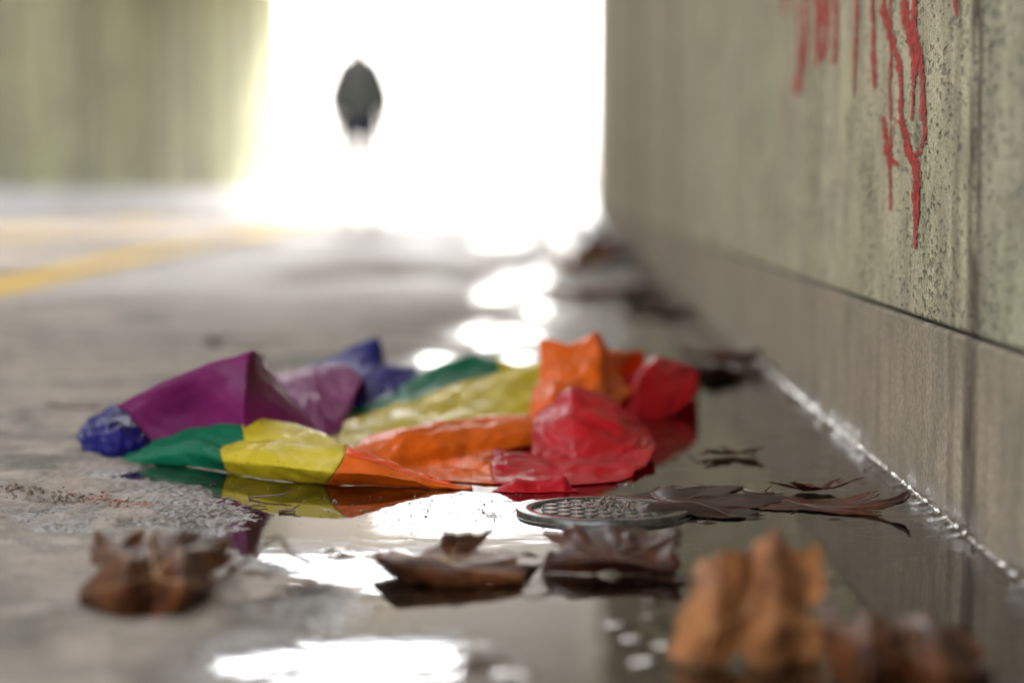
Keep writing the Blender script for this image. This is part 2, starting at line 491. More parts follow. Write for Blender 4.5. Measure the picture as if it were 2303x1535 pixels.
def spacing(parts):
    out = []
    for a, b, n in parts: out += list(np.linspace(a, b, n, endpoint=False))
    return np.array(out)
gx = np.concatenate([spacing([(-80, -8, 14), (-8, -1.3, 60), (-1.3, -0.72, 60), (-0.72, -0.52, 40), (-0.52, 0.02, 340), (0.02, 0.36, 90), (0.36, 1.0, 8), (1.0, 80, 14)]), [80]])
gy = np.concatenate([spacing([(-60, -2, 14), (-2, 0.9, 30), (0.9, 1.2, 75), (1.2, 1.98, 500), (1.98, 2.4, 110), (2.4, 4.5, 230), (4.5, 9, 170), (9, 22, 120), (22, 40, 30), (40, 400, 20)]), [400]])
GX, GY = np.meshgrid(gx, gy)
GZ = gheight(GX, GY)
GZ = np.where((GY < 0.8) | (GX > 0.5), np.minimum(GZ, 0.006), GZ)
nx, ny = len(gx), len(gy)
me = bpy.data.meshes.new('ground')
vv = np.stack([GX.ravel(), GY.ravel(), GZ.ravel()], 1)
me.vertices.add(len(vv)); me.vertices.foreach_set('co', vv.ravel())
ii, jj = np.meshgrid(np.arange(nx - 1), np.arange(ny - 1))
a = (jj * nx + ii).ravel()
q = np.stack([a, a + 1, a + 1 + nx, a + nx], 1)
me.loops.add(q.size); me.loops.foreach_set('vertex_index', q.ravel().astype(np.int32))
me.polygons.add(len(q)); me.polygons.foreach_set('loop_start', np.arange(0, q.size, 4, dtype=np.int32))
me.polygons.foreach_set('loop_total', np.full(len(q), 4, np.int32))
me.polygons.foreach_set('use_smooth', np.ones(len(q), bool))
me.update()
wetv = np.clip((0.0046 - GZ) / 0.004, 0, 1).ravel()
at = me.attributes.new('wet', 'FLOAT', 'POINT'); at.data.foreach_set('value', wetv.astype(np.float32))
dc = G(860, 600)[:2]
dampv = np.clip(1.5 - ((GX + 0.62 + 0.03 * GY) / (0.55 + 0.08 * GY))**2 * 1.3, 0, 1) * np.clip((GY - 3.2) / 3.0, 0, 1) * np.clip(0.75 + 0.8 * fbm(GX * 1.5, GY * 0.7, 3, 88), 0, 1)
at = me.attributes.new('damp', 'FLOAT', 'POINT'); at.data.foreach_set('value', dampv.ravel().astype(np.float32))
me.materials.append(M['ground'])
ground = bpy.data.objects.new('ground', me); col.objects.link(ground)
tag(ground, 'pale damp concrete tunnel floor with gritty wet edge by the puddle', None, None, 'structure')

# water sheet, with the skin of water that climbs the wall
def build_water():
    xs = np.concatenate([np.linspace(-0.75, 0.285, 30), [0.2895, 0.2925, 0.295, 0.297, 0.2985, 0.3005]])
    ys = np.concatenate([np.linspace(0.3, 0.95, 8, endpoint=False), np.linspace(0.95, 3.2, 420, endpoint=False), np.linspace(3.2, 8, 160, endpoint=False), np.linspace(8, 21, 40)])
    X, Y = np.meshgrid(xs, ys)
    d = np.clip(0.3005 - X, 0, 1)
    hgt = 0.0055 * (1 + 0.6 * n2(Y * 60, Y * 0 + 3, 5) + 0.3 * n2(Y * 190, Y * 0 + 7, 6))
    Z = hgt * np.exp(-d / 0.0045) * np.clip((3.6 - Y) / 0.6, 0.0, 1)
    X = X + (X > 0.3) * np.where(Y > 11, (Y - 11) * 0.0095, 0)
    n = len(xs)
    v = np.stack([X.ravel(), Y.ravel(), Z.ravel()], 1)
    f = [(j * n + i, j * n + i + 1, (j + 1) * n + i + 1, (j + 1) * n + i) for j in range(len(ys) - 1) for i in range(n - 1)]
    o = mesh_obj('water', v, f, M['water'])
    tag(o, 'still shallow rain puddle along the foot of the right wall', None, None, 'structure')
build_water()

# yellow centre line, laid over the floor
def line_strip(pts, width, name, label):
    m = MB()
    L = []
    for (p0, p1) in zip(pts[:-1], pts[1:]):
        for t in np.linspace(0, 1, 12, endpoint=False): L.append(p0 + (p1 - p0) * t)
    L.append(pts[-1]); L = np.array(L)
    v = []; f = []
    for i, p in enumerate(L):
        t = L[min(i + 1, len(L) - 1)] - L[max(i - 1, 0)]; t /= np.linalg.norm(t)
        nrm = np.array([-t[1], t[0]])
        for s in (-1, -0.33, 0.33, 1):
            q_ = p + nrm * width / 2 * s
            v.append((q_[0], q_[1], float(gheight(np.array([q_[0]]), np.array([q_[1]]))[0]) + 0.004))
    for i in range(len(L) - 1):
        for k in range(3): f.append((i*4+k, i*4+k+1, (i+1)*4+k+1, (i+1)*4+k))
    o = mesh_obj(name, v, f, M['yellow'])
    tag(o, label, None, None, 'structure')
line_strip([np.array([-1.35, 2.0]), G(-60, 665)[:2], G(0, 652)[:2], G(300, 582)[:2], G(600, 522)[:2], np.array([-3.0, 31.0]), np.array([-3.5, 60.0])], 0.17,
           'painted_line', 'yellow painted centre line on the tunnel floor')
line_strip([np.array([-3.15, 2.0]), G(-30, 532)[:2], G(160, 518)[:2], G(420, 495)[:2]], 0.12,
           'painted_line', 'fainter second yellow line nearer the left wall')

# ------------------------------------------------------------------ tunnel
Y0, Y1 = -1.8, 31.0
def rx(y): return 0.30 if y < 11 else 0.30 + (y - 11) * 0.0095
def lx(y): return -5.6 if y < 18 else (-5.6 + (y - 18) * 0.075 if y < 22 else -5.3 + (y - 22) * 0.148)
CZ = 3.4
CY0 = 0.7
wall_r = empty('tunnel_wall', (0.30, 3, 0))
tag(wall_r, 'right concrete wall with red paint drips and a damp plinth', 'wall')
def slab(xf, y0, y1, z0, z1, thick, name, mat, parent, n=None, side=1, bev=0.003, rough=0.0):
    # a panel whose face follows the (slightly bent) line of the wall
    ys = [y0, y1] if y1 <= 11 or y0 >= 11 and y1 <= 18 else sorted(set([y0, y1] + [k for k in (11, 18, 22) if y0 < k < y1]))
    v = []; f = []
    for y in ys:
        x = xf(y)
        v += [(x, y, z0), (x + side * thick, y, z0), (x + side * thick, y, z1), (x, y, z1)]
    for i in range(len(ys) - 1):
        b0 = i * 4; b1 = b0 + 4
        for k in range(4): f.append((b0 + k, b0 + (k + 1) % 4, b1 + (k + 1) % 4, b1 + k) if side < 0 else (b0 + k, b1 + k, b1 + (k + 1) % 4, b0 + (k + 1) % 4))
    f.append((0, 1, 2, 3)); e = (len(ys) - 1) * 4; f.append((e + 3, e + 2, e + 1, e))
    o = mesh_obj(name, v, f, mat, parent, False)
    bm = bmesh.new(); bm.from_mesh(o.data); bmesh.ops.recalc_face_normals(bm, faces=bm.faces); bm.to_mesh(o.data); bm.free()
    m = o.modifiers.new('bevel', 'BEVEL'); m.width = bev; m.segments = 2
    return o
joints = [Y0, 1.545, 3.55, 5.55, 8.0, 11.0, 14.0, 17.0, 20.0, 23.0, 26.0, 28.5, Y1]
JH = 0.1475
for i in range(len(joints) - 1):
    a_, b_ = joints[i] + 0.004, joints[i + 1] - 0.004
    slab(rx, a_, b_, JH + 0.0012, 3.15, 0.10, 'panel', M['wallgreen'] if i in (0,) else M['wall'], wall_r)
    slab(lambda y: rx(y) - 0.0015, a_ - 0.001, b_ + 0.001, -0.06, JH - 0.0012, 0.10, 'plinth', M['plinth'], wall_r)
slab(lambda y: rx(y) + 0.008, Y0, Y1, -0.06, 3.15, 0.4, 'backing', M['backing'], wall_r, bev=0.001)
def haunch(xf, sgn, parent):
    m = MB(); ys = [CY0, 11, 18, 22, Y1]
    v = []
    for y in ys:
        x = xf(y)
        v += [(x, y, 3.155), (x - sgn * 0.28, y, CZ), (x + sgn * 0.5, y, CZ), (x + sgn * 0.5, y, 3.155)]
    f = []
    for i in range(len(ys) - 1):
        b0 = i * 4
        for k in range(4): f.append((b0+k, b0+4+k, b0+4+(k+1) % 4, b0+(k+1) % 4))
    f += [(0, 1, 2, 3), (16 + 3, 16 + 2, 16 + 1, 16)]
    m.add(v, f)
    return m.build('haunch', M['ceiling'], parent)
haunch(rx, 1, wall_r)

wall_l = empty('tunnel_wall', (-5.6, 12, 0))
tag(wall_l, 'far left tunnel wall streaked with yellow green algae', 'wall')
lj = [Y0, 3, 7, 11, 14.5, 18, 22, 24.5, 27, 29, Y1]
for i in range(len(lj) - 1):
    slab(lx, lj[i] + 0.01, lj[i + 1] - 0.01, -0.06, 3.15, 0.25, 'panel', M['leftwall'], wall_l, side=-1, bev=0.01)
slab(lambda y: lx(y) - 0.04, Y0, Y1, -0.06, 3.15, 0.4, 'backing', M['backing'], wall_l, side=-1)
haunch(lx, -1, wall_l)
# pale ledge at the foot of the left wall
kb = empty('kerb', (-5.4, 12, 0))
tag(kb, 'low pale kerb along the foot of the left wall', 'kerb')
kj = [Y0, 4, 9, 14, 18, 22, 25, 28, Y1]
for i in range(len(kj) - 1):
    slab(lambda y: lx(y) + 0.20, kj[i] + 0.01, kj[i + 1] - 0.01, -0.05, 0.30, 0.195, 'kerb_stone', M['kerb'], kb, side=-1, bev=0.02)

# ceiling slab with skylight openings
ceil = MB()
holes = [(3.6, 4.8, -4.3, -1.0), (7.2, 8.4, -4.3, -1.0), (10.8, 12.0, -4.3, -1.0), (15.9, 17.3, -4.3, -0.78), (19.9, 21.5, -4.3, -1.22), (23.4, 25.7, -2.0, 0.1), (28.2, 29.4, -2.7, -0.9)]  # three nearest, the last and the widened left sides added to let in light
T = 0.10
y = CY0
for (h0, h1, HX0, HX1) in holes:
    ceil.box(-7.0, 1.6, y, h0, CZ + 0.001, CZ + T)
    ceil.box(-7.0, HX0, h0, h1, CZ + 0.001, CZ + T)
    ceil.box(HX1, 1.6, h0, h1, CZ + 0.001, CZ + T)
    y = h1
ceil.box(-7.0, 1.6, y, Y1, CZ + 0.001, CZ + T)
tag(ceil.build('ceiling', M['ceiling']), 'concrete tunnel ceiling with open skylights, some added for light', None, None, 'structure')

# ------------------------------------------------------------------ red paint
def drip(pts, X=0.2986):
    # pts: (px, py, half width px); drawn as a raised ribbon on the wall face
    L = []
    for (p0, p1) in zip(pts[:-1], pts[1:]):
        n = max(3, int(abs(p1[1] - p0[1]) / 5))
        for t in np.linspace(0, 1, n, endpoint=False): L.append([p0[k] + (p1[k] - p0[k]) * t for k in range(3)])
    L.append(list(pts[-1]))
    v = []; f = []
    ph = random.random() * 50
    for i, (x, y_, w) in enumerate(L):
        w = w * (1 + 0.55 * float(n2(y_ / 14.0, ph, 2)) + 0.45 * float(n2(y_ / 5.0, ph, 4)))
        x = x + 0.9 * float(n2(y_ / 22.0, ph + 9, 1))
        w = max(w * 0.85, 0.4)
        a = Wl(x - w, y_, X); b = Wl(x, y_, X - 0.00012); c = Wl(x + w, y_, X)
        v += [a, b, c]
    for i in range(len(L) - 1):
        f += [(i*3, i*3+1, (i+1)*3+1, (i+1)*3), (i*3+1, i*3+2, (i+1)*3+2, (i+1)*3+1)]
    return v, f
random.seed(3)
strokes = [
    [(1790, 0, 3), (1795, 60, 3), (1800, 150, 5), (1793, 190, 9), (1790, 215, 4)],
    [(1808, -60, 5), (1812, 60, 6), (1808, 130, 5), (1800, 165, 5)],
    [(1835, -60, 9), (1842, 40, 10), (1838, 80, 9), (1840, 130, 6), (1832, 150, 4)],
    [(1858, -60, 8), (1860, 60, 7), (1852, 140, 4)],
    [(1878, -60, 6), (1880, 60, 5), (1876, 130, 7), (1873, 145, 3)],
    [(1926, -60, 4), (1926, 40, 4), (1921, 150, 4), (1920, 195, 2), (1919, 215, 1)],
    [(1960, -60, 4), (1962, 70, 4), (1963, 130, 6), (1966, 190, 4), (1967, 200, 1)],
    [(1987, -60, 4), (1986, 30, 8), (2000, 75, 10), (2012, 110, 8), (2021, 140, 8), (2026, 200, 4), (2024, 250, 6), (2032, 290, 5), (2040, 330, 4)],
    [(2001, -60, 3), (2001, 60, 3), (2003, 130, 4), (2000, 200, 3), (2003, 300, 3), (2001, 340, 4)],
    [(2030, -60, 7), (2035, 40, 9), (2048, 90, 12), (2056, 130, 9), (2053, 200, 3), (2050, 270, 3)],
    [(2058, -60, 5), (2054, 60, 8), (2066, 120, 8), (2075, 180, 6), (2074, 250, 7), (2080, 300, 4), (2072, 330, 6), (2060, 350, 8)],
    [(1986, 262, 5), (1990, 300, 5), (1994, 345, 8), (2006, 360, 9), (2018, 372, 8)],
    [(2022, 270, 8), (2036, 300, 7), (2042, 340, 9), (2056, 365, 12), (2062, 400, 9), (2058, 440, 9), (2060, 480, 7), (2058, 520, 5), (2057, 556, 3), (2057, 560, 1)],
    [(1998, 340, 7), (2001, 400, 3), (2002, 440, 5), (2001, 475, 2)],
    [(2146, -60, 4), (2148, 10, 5), (2150, 30, 4), (2148, 40, 1)],
    [(1762, -60, 5), (1764, 0, 5), (1762, 35, 3)],
]
for s_ in strokes:
    v_, f_ = drip(s_)
    mesh_obj('paint_drip', v_, f_, M['redpaint'], wall_r)

# dark snags stuck on the wall
for (x, y_, r_) in [(2084, 322, 0.0016), (2232, 98, 0.002), (2050, 190, 0.001), (2100, 460, 0.001)]:
    c = Wl(x, y_, 0.2995)
    bm = bmesh.new(); bmesh.ops.create_icosphere(bm, subdivisions=2, radius=r_)
    for vt in bm.verts:
        vt.co *= 1 + 0.35 * float(n2(vt.co.x * 900, vt.co.z * 900 + vt.co.y * 500, 5)); vt.co.y *= 2.0
        vt.co += Vector(c)
    me_ = bpy.data.meshes.new('grit_lump'); bm.to_mesh(me_); bm.free(); me_.materials.append(M['mud'])
    o_ = bpy.data.objects.new('grit_lump', me_); col.objects.link(o_); o_.parent = wall_r
    o_.matrix_parent_inverse = Matrix.Translation(-Vector(wall_r.location))

# ------------------------------------------------------------------ surfaces from control grids
def crom(pts, t):
    # pts (n,3) Catmull-Rom at t in 0..n-1 (array)
    pts = np.asarray(pts, float); n = len(pts)
    ext = np.concatenate([[2 * pts[0] - pts[1]], pts, [2 * pts[-1] - pts[-2]]])
    t = np.asarray(t, float)
    i = np.clip(np.floor(t).astype(int), 0, n - 2); u = (t - i)[..., None]
    p0, p1, p2, p3 = ext[i], ext[i + 1], ext[i + 2], ext[i + 3]
    return 0.5 * (2 * p1 + (p2 - p0) * u + (2 * p0 - 5 * p1 + 4 * p2 - p3) * u**2 + (3 * p1 - p0 - 3 * p2 + p3) * u**3)
def bilin(ctrl, U, V):
    nr, nc = ctrl.shape[:2]
    i = np.clip(np.floor(U).astype(int), 0, nc - 2); j = np.clip(np.floor(V).astype(int), 0, nr - 2)
    u = (U - i)[..., None]; v = (V - j)[..., None]
    u = u * 0.5 + 0.5 * u * u * (3 - 2 * u)
    return (ctrl[j, i] * (1 - u) + ctrl[j, i + 1] * u) * (1 - v) + (ctrl[j + 1, i] * (1 - u) + ctrl[j + 1, i + 1] * u) * v
def surf(ctrl, U, V):
    """ctrl[row][col] -> points; U along columns, V along rows (arrays of one shape)"""
    ctrl = np.asarray(ctrl, float)
    sh = U.shape; U = U.ravel(); V = V.ravel()
    nr, nc = ctrl.shape[:2]
    cols = np.stack([crom(ctrl[r], U) for r in range(nr)], 1)       # (m, nr, 3)
    n = nr
    ext = np.concatenate([2 * cols[:, :1] - cols[:, 1:2], cols, 2 * cols[:, -1:] - cols[:, -2:-1]], 1)
    i = np.clip(np.floor(V).astype(int), 0, n - 2); u = (V - i)[:, None]
    k = np.arange(len(V))
    p0, p1, p2, p3 = ext[k, i], ext[k, i + 1], ext[k, i + 2], ext[k, i + 3]
    r = 0.5 * (2 * p1 + (p2 - p0) * u + (2 * p0 - 5 * p1 + 4 * p2 - p3) * u**2 + (3 * p1 - p0 - 3 * p2 + p3) * u**3)
    return r.reshape(*sh, 3)
def crumple(S, amp, sc, seed, sharp=0.6):
    """push a (rows, cols, 3) grid along its normals with creased noise"""
    du = np.gradient(S, axis=1); dv = np.gradient(S, axis=0)
    N = np.cross(du, dv); N /= np.linalg.norm(N, axis=2, keepdims=True) + 1e-9
    lu = np.cumsum(np.linalg.norm(du, axis=2), axis=1); lv = np.cumsum(np.linalg.norm(dv, axis=2), axis=0)
    a, b = lu * sc, lv * sc
    w = n2(a * .5, b * .5, seed + 7) * 1.2
    r1 = 1 - 2.2 * np.abs(n2(a * 0.8 + w, b * 1.1 - w, seed))
    r2 = 1 - 2.2 * np.abs(n2(a * 2.1 + w, b * 1.7 + w, seed + 3))
    h = sharp * (0.6 * r1 + 0.3 * r2) + (1 - sharp) * fbm(a * 0.7, b * 0.7, 2, seed + 5)
    return S + N * (amp * (h - 0.2))[..., None]

STR = {}
def stripe(cname, V_, F_):
    m = STR.setdefault(cname, MB()); m.add(V_, F_)
def loft(rows, bands, du=16, dv=12, amp=0.003, sc=22, seed=1, floor=0.0006, dY=0.0, facet=0.55):
    """rows of (px, py, Y); bands: list of (colour, first column, last column)"""
    ctrl = np.array([[P(p[0], p[1], p[2] + dY) for p in r] for r in rows])
    nr, nc = ctrl.shape[:2]
    U, V = np.meshgrid(np.linspace(0, nc - 1, (nc - 1) * du + 1), np.linspace(0, nr - 1, (nr - 1) * dv + 1))
    S = surf(ctrl, U, V) * (1 - facet) + bilin(ctrl, U, V) * facet
    S = crumple(S, amp, sc, seed)
    S[..., 2] = np.maximum(S[..., 2], floor + 0.0006 * np.abs(n2(S[..., 0] * 90, S[..., 1] * 90, 2)))
    for (cn, c0, c1) in bands:
        sub = S[:, c0 * du:c1 * du + 1]
        h, w = sub.shape[:2]
        F_ = [(j * w + i, j * w + i + 1, (j + 1) * w + i + 1, (j + 1) * w + i) for j in range(h - 1) for i in range(w - 1)]
        stripe(cn, sub.reshape(-1, 3), F_)
    return S

# front strand: green, yellow, orange
S_front = loft([
    [(258,1047,1.985),(330,1052,1.965),(430,1056,1.945),(514,1068,1.91),(600,1083,1.865),(727,1094,1.835),(850,1098,1.825),(960,1103,1.81),(1066,1107,1.80)],
    [(255,1040,1.985),(335,1028,1.96),(425,1016,1.94),(500,1035,1.89),(610,1046,1.835),(752,1062,1.80),(860,1068,1.80),(965,1087,1.80),(1066,1105,1.80)],
    [(262,1032,2.00),(338,1008,1.98),(432,993,1.955),(494,1010,1.905),(606,1003,1.86),(777,1022,1.825),(868,1046,1.82),(968,1079,1.81),(1064,1104,1.80)],
    [(268,1028,2.02),(340,1000,2.0),(436,985,1.98),(500,999,1.93),(612,990,1.895),(779,1002,1.86),(870,1035,1.845),(970,1074,1.82),(1062,1103,1.81)],
    [(275,1036,2.05),(350,1012,2.04),(440,1002,2.02),(505,1012,1.965),(615,1006,1.93),(775,1018,1.90),(870,1050,1.88),(970,1086,1.84),(1060,1106,1.82)],
    ], [('green',0,3),('yellow',3,5),('orange',5,8)], 14, 10, 0.0045, 21, 4)
# second fold behind it
loft([
    [(300,1034,2.03),(430,1012,2.03),(541,1008,2.0),(640,1008,1.98),(760,1012,1.94)],
    [(335,1004,2.04),(438,980,2.05),(549,985,2.01),(640,985,1.985),(765,1002,1.96)],
    [(345,992,2.06),(440,962,2.065),(540,938,2.06),(665,954,2.04),(752,990,1.99)],
    [(355,1000,2.10),(445,970,2.11),(550,950,2.12),(670,962,2.10),(765,996,2.04)],
    ], [('green',0,2),('yellow',2,4)], 16, 10, 0.0035, 30, 9, dY=-0.06)
# purple tent: dark left face, lighter right face
loft([
    [(352,1002,2.13),(440,985,2.13),(548,975,2.10),(552,975,2.09),(640,985,2.12),(735,1000,2.14)],
    [(318,965,2.13),(430,925,2.13),(546,905,2.10),(550,905,2.10),(640,915,2.16),(700,950,2.20)],
    [(285,925,2.13),(420,862,2.12),(552,832,2.11),(558,832,2.125),(612,845,2.24),(655,892,2.29)],
    [(262,914,2.14),(410,838,2.12),(555,794,2.12),(572,791,2.14),(596,806,2.31),(622,852,2.36)],
    [(272,920,2.17),(415,848,2.15),(556,802,2.15),(574,798,2.17),(602,814,2.33),(628,862,2.38)],
    ], [('purple',0,5)], 14, 12, 0.0024, 24, 14, dY=-0.12)
# purple flap with a wet pale underside
loft([
    [(668,930,2.25),(715,968,2.22),(748,992,2.2)],
    [(640,890,2.32),(718,900,2.30),(772,948,2.26)],
    [(622,858,2.38),(705,862,2.38),(796,895,2.33)],
    [(612,842,2.43),(710,829,2.44),(812,858,2.38)],
    [(640,846,2.48),(770,818,2.47),(816,852,2.42)],
    [(660,880,2.5),(770,870,2.52),(825,880,2.46)],
    ], [('purple',0,2)], 18, 10, 0.005, 34, 19, dY=-0.02)
# blue tip at the left
loft([
    [(228,1040,2.01),(275,1046,1.99),(330,1030,2.02),(365,1000,2.06)],
    [(190,1005,2.02),(245,1010,1.99),(315,1000,2.01),(362,985,2.06)],
    [(172,982,2.05),(240,965,2.01),(305,955,2.04),(350,972,2.08)],
    [(200,945,2.10),(255,928,2.08),(305,932,2.10),(345,962,2.12)],
    [(240,920,2.16),(270,908,2.17),(305,918,2.17),(345,958,2.16)],
    [(245,950,2.22),(275,940,2.24),(310,950,2.24),(345,975,2.22)],
    [(250,1000,2.24),(280,1000,2.26),(310,1000,2.26),(345,1000,2.24)],
    ], [('blue',0,3)], 22, 10, 0.009, 40, 23)
# blue fold at the back
loft([
    [(670,880,2.46),(790,915,2.38),(860,915,2.40),(940,880,2.45)],
    [(690,850,2.50),(800,870,2.44),(870,880,2.44),(940,850,2.5)],
    [(680,832,2.54),(800,838,2.50),(862,850,2.48),(938,832,2.54)],
    [(700,820,2.58),(780,795,2.57),(866,826,2.52),(938,826,2.56)],
    [(720,815,2.6),(846,758,2.60),(862,815,2.58),(930,830,2.60)],
    [(720,850,2.66),(850,810,2.70),(880,850,2.66),(930,850,2.66)],
    ], [('blue',0,3)], 18, 9, 0.004, 24, 27)
# green at the back
loft([
    [(772,958,2.30),(850,935,2.32),(1000,900,2.38),(1130,868,2.46),(1190,850,2.50)],
    [(790,930,2.36),(870,902,2.40),(1005,872,2.44),(1130,846,2.50),(1180,835,2.55)],
    [(845,898,2.44),(915,866,2.46),(1020,838,2.52),(1125,828,2.56),(1170,826,2.6)],
    [(870,892,2.48),(945,838,2.52),(1045,798,2.58),(1110,804,2.60),(1160,822,2.62)],
    [(880,905,2.56),(960,870,2.62),(1060,835,2.70),(1120,835,2.7),(1170,845,2.7)],
    ], [('green',0,3),('yellow',3,4)], 16, 10, 0.004, 22, 31)
# yellow middle
loft([
    [(735,1020,2.03),(850,1010,2.06),(1000,985,2.12),(1190,965,2.18),(1230,965,2.2)],
    [(762,985,2.12),(860,975,2.14),(1005,950,2.18),(1195,930,2.24),(1225,930,2.26)],
    [(772,955,2.22),(860,945,2.22),(1010,915,2.28),(1200,890,2.32),(1222,880,2.34)],
    [(780,945,2.30),(862,925,2.30),(1015,888,2.36),(1200,852,2.40),(1222,845,2.40)],
    [(790,950,2.36),(862,922,2.38),(1015,870,2.43),(1205,815,2.46),(1232,805,2.46)],
    [(800,970,2.42),(862,950,2.46),(1015,915,2.52),(1205,870,2.56),(1232,860,2.56)],
    ], [('yellow',0,4)], 18, 9, 0.006, 24, 37)
# long orange roll
loft([
    [(770,1050,1.93),(900,1052,1.94),(1050,1022,2.00),(1195,1000,2.06),(1225,985,2.10)],
    [(785,1025,1.94),(900,1025,1.945),(1050,995,2.01),(1200,970,2.07),(1228,965,2.10)],
    [(800,1002,1.965),(903,985,1.97),(1050,962,2.04),(1203,946,2.10),(1230,945,2.13)],
    [(822,985,2.00),(905,961,2.02),(1052,942,2.09),(1205,930,2.15),(1232,932,2.17)],
    [(840,995,2.06),(910,975,2.08),(1055,955,2.15),(1205,945,2.20),(1232,945,2.22)],
    [(850,1010,2.10),(910,1000,2.12),(1055,985,2.18),(1205,970,2.24),(1232,970,2.24)],
    ], [('orange',0,4)], 18, 9, 0.0045, 26, 41)
# orange lump at the back
loft([
    [(1190,945,2.20),(1262,945,2.19),(1352,935,2.22),(1382,915,2.30),(1425,880,2.38)],
    [(1192,905,2.22),(1262,895,2.20),(1350,888,2.24),(1376,875,2.32),(1405,855,2.40)],
    [(1210,868,2.28),(1270,858,2.26),(1352,850,2.28),(1372,845,2.36),(1395,840,2.44)],
    [(1216,815,2.32),(1275,830,2.29),(1350,800,2.31),(1370,810,2.38),(1410,815,2.47)],
    [(1212,762,2.36),(1275,776,2.35),(1342,750,2.37),(1368,785,2.41),(1440,790,2.50)],
    [(1225,785,2.44),(1285,790,2.44),(1345,775,2.46),(1375,805,2.48),(1450,795,2.55)],
    [(1230,870,2.5),(1290,870,2.52),(1350,865,2.54),(1385,870,2.54),(1450,860,2.58)],
    ], [('orange',0,4)], 15, 9, 0.0065, 28, 47)
# small orange fold in front of it
loft([
    [(1192,945,2.12),(1240,935,2.12),(1300,925,2.14)],
    [(1194,905,2.15),(1240,900,2.14),(1300,895,2.16)],
    [(1200,870,2.20),(1250,858,2.19),(1300,868,2.2)],
    [(1210,885,2.24),(1255,870,2.24),(1305,880,2.25)],
    ], [('orange',0,2)], 14, 9, 0.003, 28, 49)
# red at the back
loft([
    [(1355,935,2.36),(1425,945,2.36),(1500,938,2.40),(1552,900,2.44)],
    [(1362,905,2.38),(1430,905,2.37),(1505,905,2.41),(1562,872,2.46)],
    [(1372,878,2.41),(1440,845,2.40),(1510,855,2.44),(1566,850,2.49)],
    [(1385,862,2.45),(1478,804,2.46),(1530,814,2.50),(1568,832,2.53)],
    [(1400,880,2.52),(1480,830,2.56),(1540,835,2.58),(1572,850,2.60)],
    [(1410,910,2.56),(1480,890,2.62),(1545,890,2.64),(1572,890,2.64)],
    ], [('red',0,3)], 18, 10, 0.005, 26, 53)
# red peak in front
loft([
    [(1195,1030,2.00),(1290,1045,1.97),(1400,1050,1.97),(1470,1020,2.01)],
    [(1198,985,2.05),(1290,990,2.01),(1398,1003,2.01),(1474,1000,2.05)],
    [(1202,950,2.09),(1288,925,2.06),(1388,940,2.07),(1468,985,2.09)],
    [(1208,932,2.14),(1282,872,2.13),(1368,893,2.15),(1452,962,2.14)],
    [(1220,945,2.20),(1290,900,2.21),(1370,910,2.22),(1452,970,2.20)],
    ], [('red',0,3)], 20, 12, 0.006, 30, 57)
# wet sheets floating on the water
loft([
    [(985,1086,1.855),(1060,1092,1.84),(1110,1096,1.83),(1290,1098,1.825),(1395,1090,1.85)],
    [(945,1066,1.90),(1040,1066,1.89),(1108,1070,1.88),(1290,1082,1.86),(1425,1068,1.885)],
    [(925,1050,1.95),(1040,1036,1.95),(1105,1034,1.94),(1290,1050,1.92),(1455,1040,1.94)],
    [(940,1038,1.98),(1050,1020,2.00),(1110,1013,2.00),(1290,1030,1.97),(1474,1012,2.00)],
    [(960,1045,2.02),(1055,1032,2.04),(1115,1024,2.04),(1290,1035,2.02),(1474,1012,2.04)],
    ], [('orange',0,2),('red',2,4)], 18, 12, 0.006, 44, 61, 0.0012)
# small red folds standing at the water line
loft([
    [(1105,1109,1.79),(1150,1113,1.78),(1205,1113,1.78),(1250,1112,1.785),(1268,1112,1.785),(1302,1110,1.79)],
    [(1118,1100,1.80),(1156,1090,1.785),(1205,1100,1.785),(1252,1088,1.79),(1270,1090,1.79),(1292,1103,1.80)],
    [(1130,1092,1.81),(1160,1075,1.80),(1205,1080,1.80),(1252,1073,1.80),(1270,1072,1.80),(1284,1096,1.81)],
    [(1140,1100,1.83),(1165,1085,1.83),(1210,1084,1.83),(1254,1080,1.83),(1272,1084,1.83),(1285,1100,1.83)],
    [(1150,1100,1.86),(1170,1096,1.86),(1210,1096,1.86),(1255,1096,1.86),(1272,1096,1.86),(1285,1100,1.86)],
    ], [('red',0,5)], 14, 9, 0.0022, 50, 67)
# cloth lying flat underneath everything
loft([
    [(300,1042,2.0),(480,1050,1.95),(600,1060,1.93),(770,1070,1.9),(1000,1075,1.88),(1200,1075,1.88)],
    [(330,1020,2.06),(500,1020,2.06),(640,1020,2.06),(800,1030,2.03),(1050,1040,2.0),(1250,1040,2.0)],
    [(380,985,2.2),(560,985,2.2),(760,985,2.2),(900,985,2.2),(1150,985,2.2),(1350,985,2.2)],
    [(450,960,2.3),(700,950,2.35),(850,950,2.35),(950,950,2.35),(1200,950,2.35),(1400,950,2.35)],
    ], [('purple',0,1),('green',1,2),('yellow',2,3),('orange',3,4),('red',4,5)], 14, 10, 0.004, 24, 71, 0.0012)

flag = empty('rainbow_flag', (-0.1, 2.1, 0))
tag(flag, 'crumpled wet rainbow striped flag lying in the edge of the puddle', 'flag')
CLOTH = {'purple': (0.20, 0.010, 0.105), 'blue': (0.014, 0.012, 0.16), 'green': (0.004, 0.16, 0.075), 'yellow': (0.60, 0.46, 0.018),
         'orange': (0.78, 0.14, 0.004), 'red': (0.52, 0.004, 0.010)}
for cn, mb in STR.items():
    o = mesh_obj('stripe', mb.v, mb.f, mat_cloth(cn + '_nylon', CLOTH[cn]), flag, True, 0.0004)
    o['label'] = cn + ' stripe of the flag'
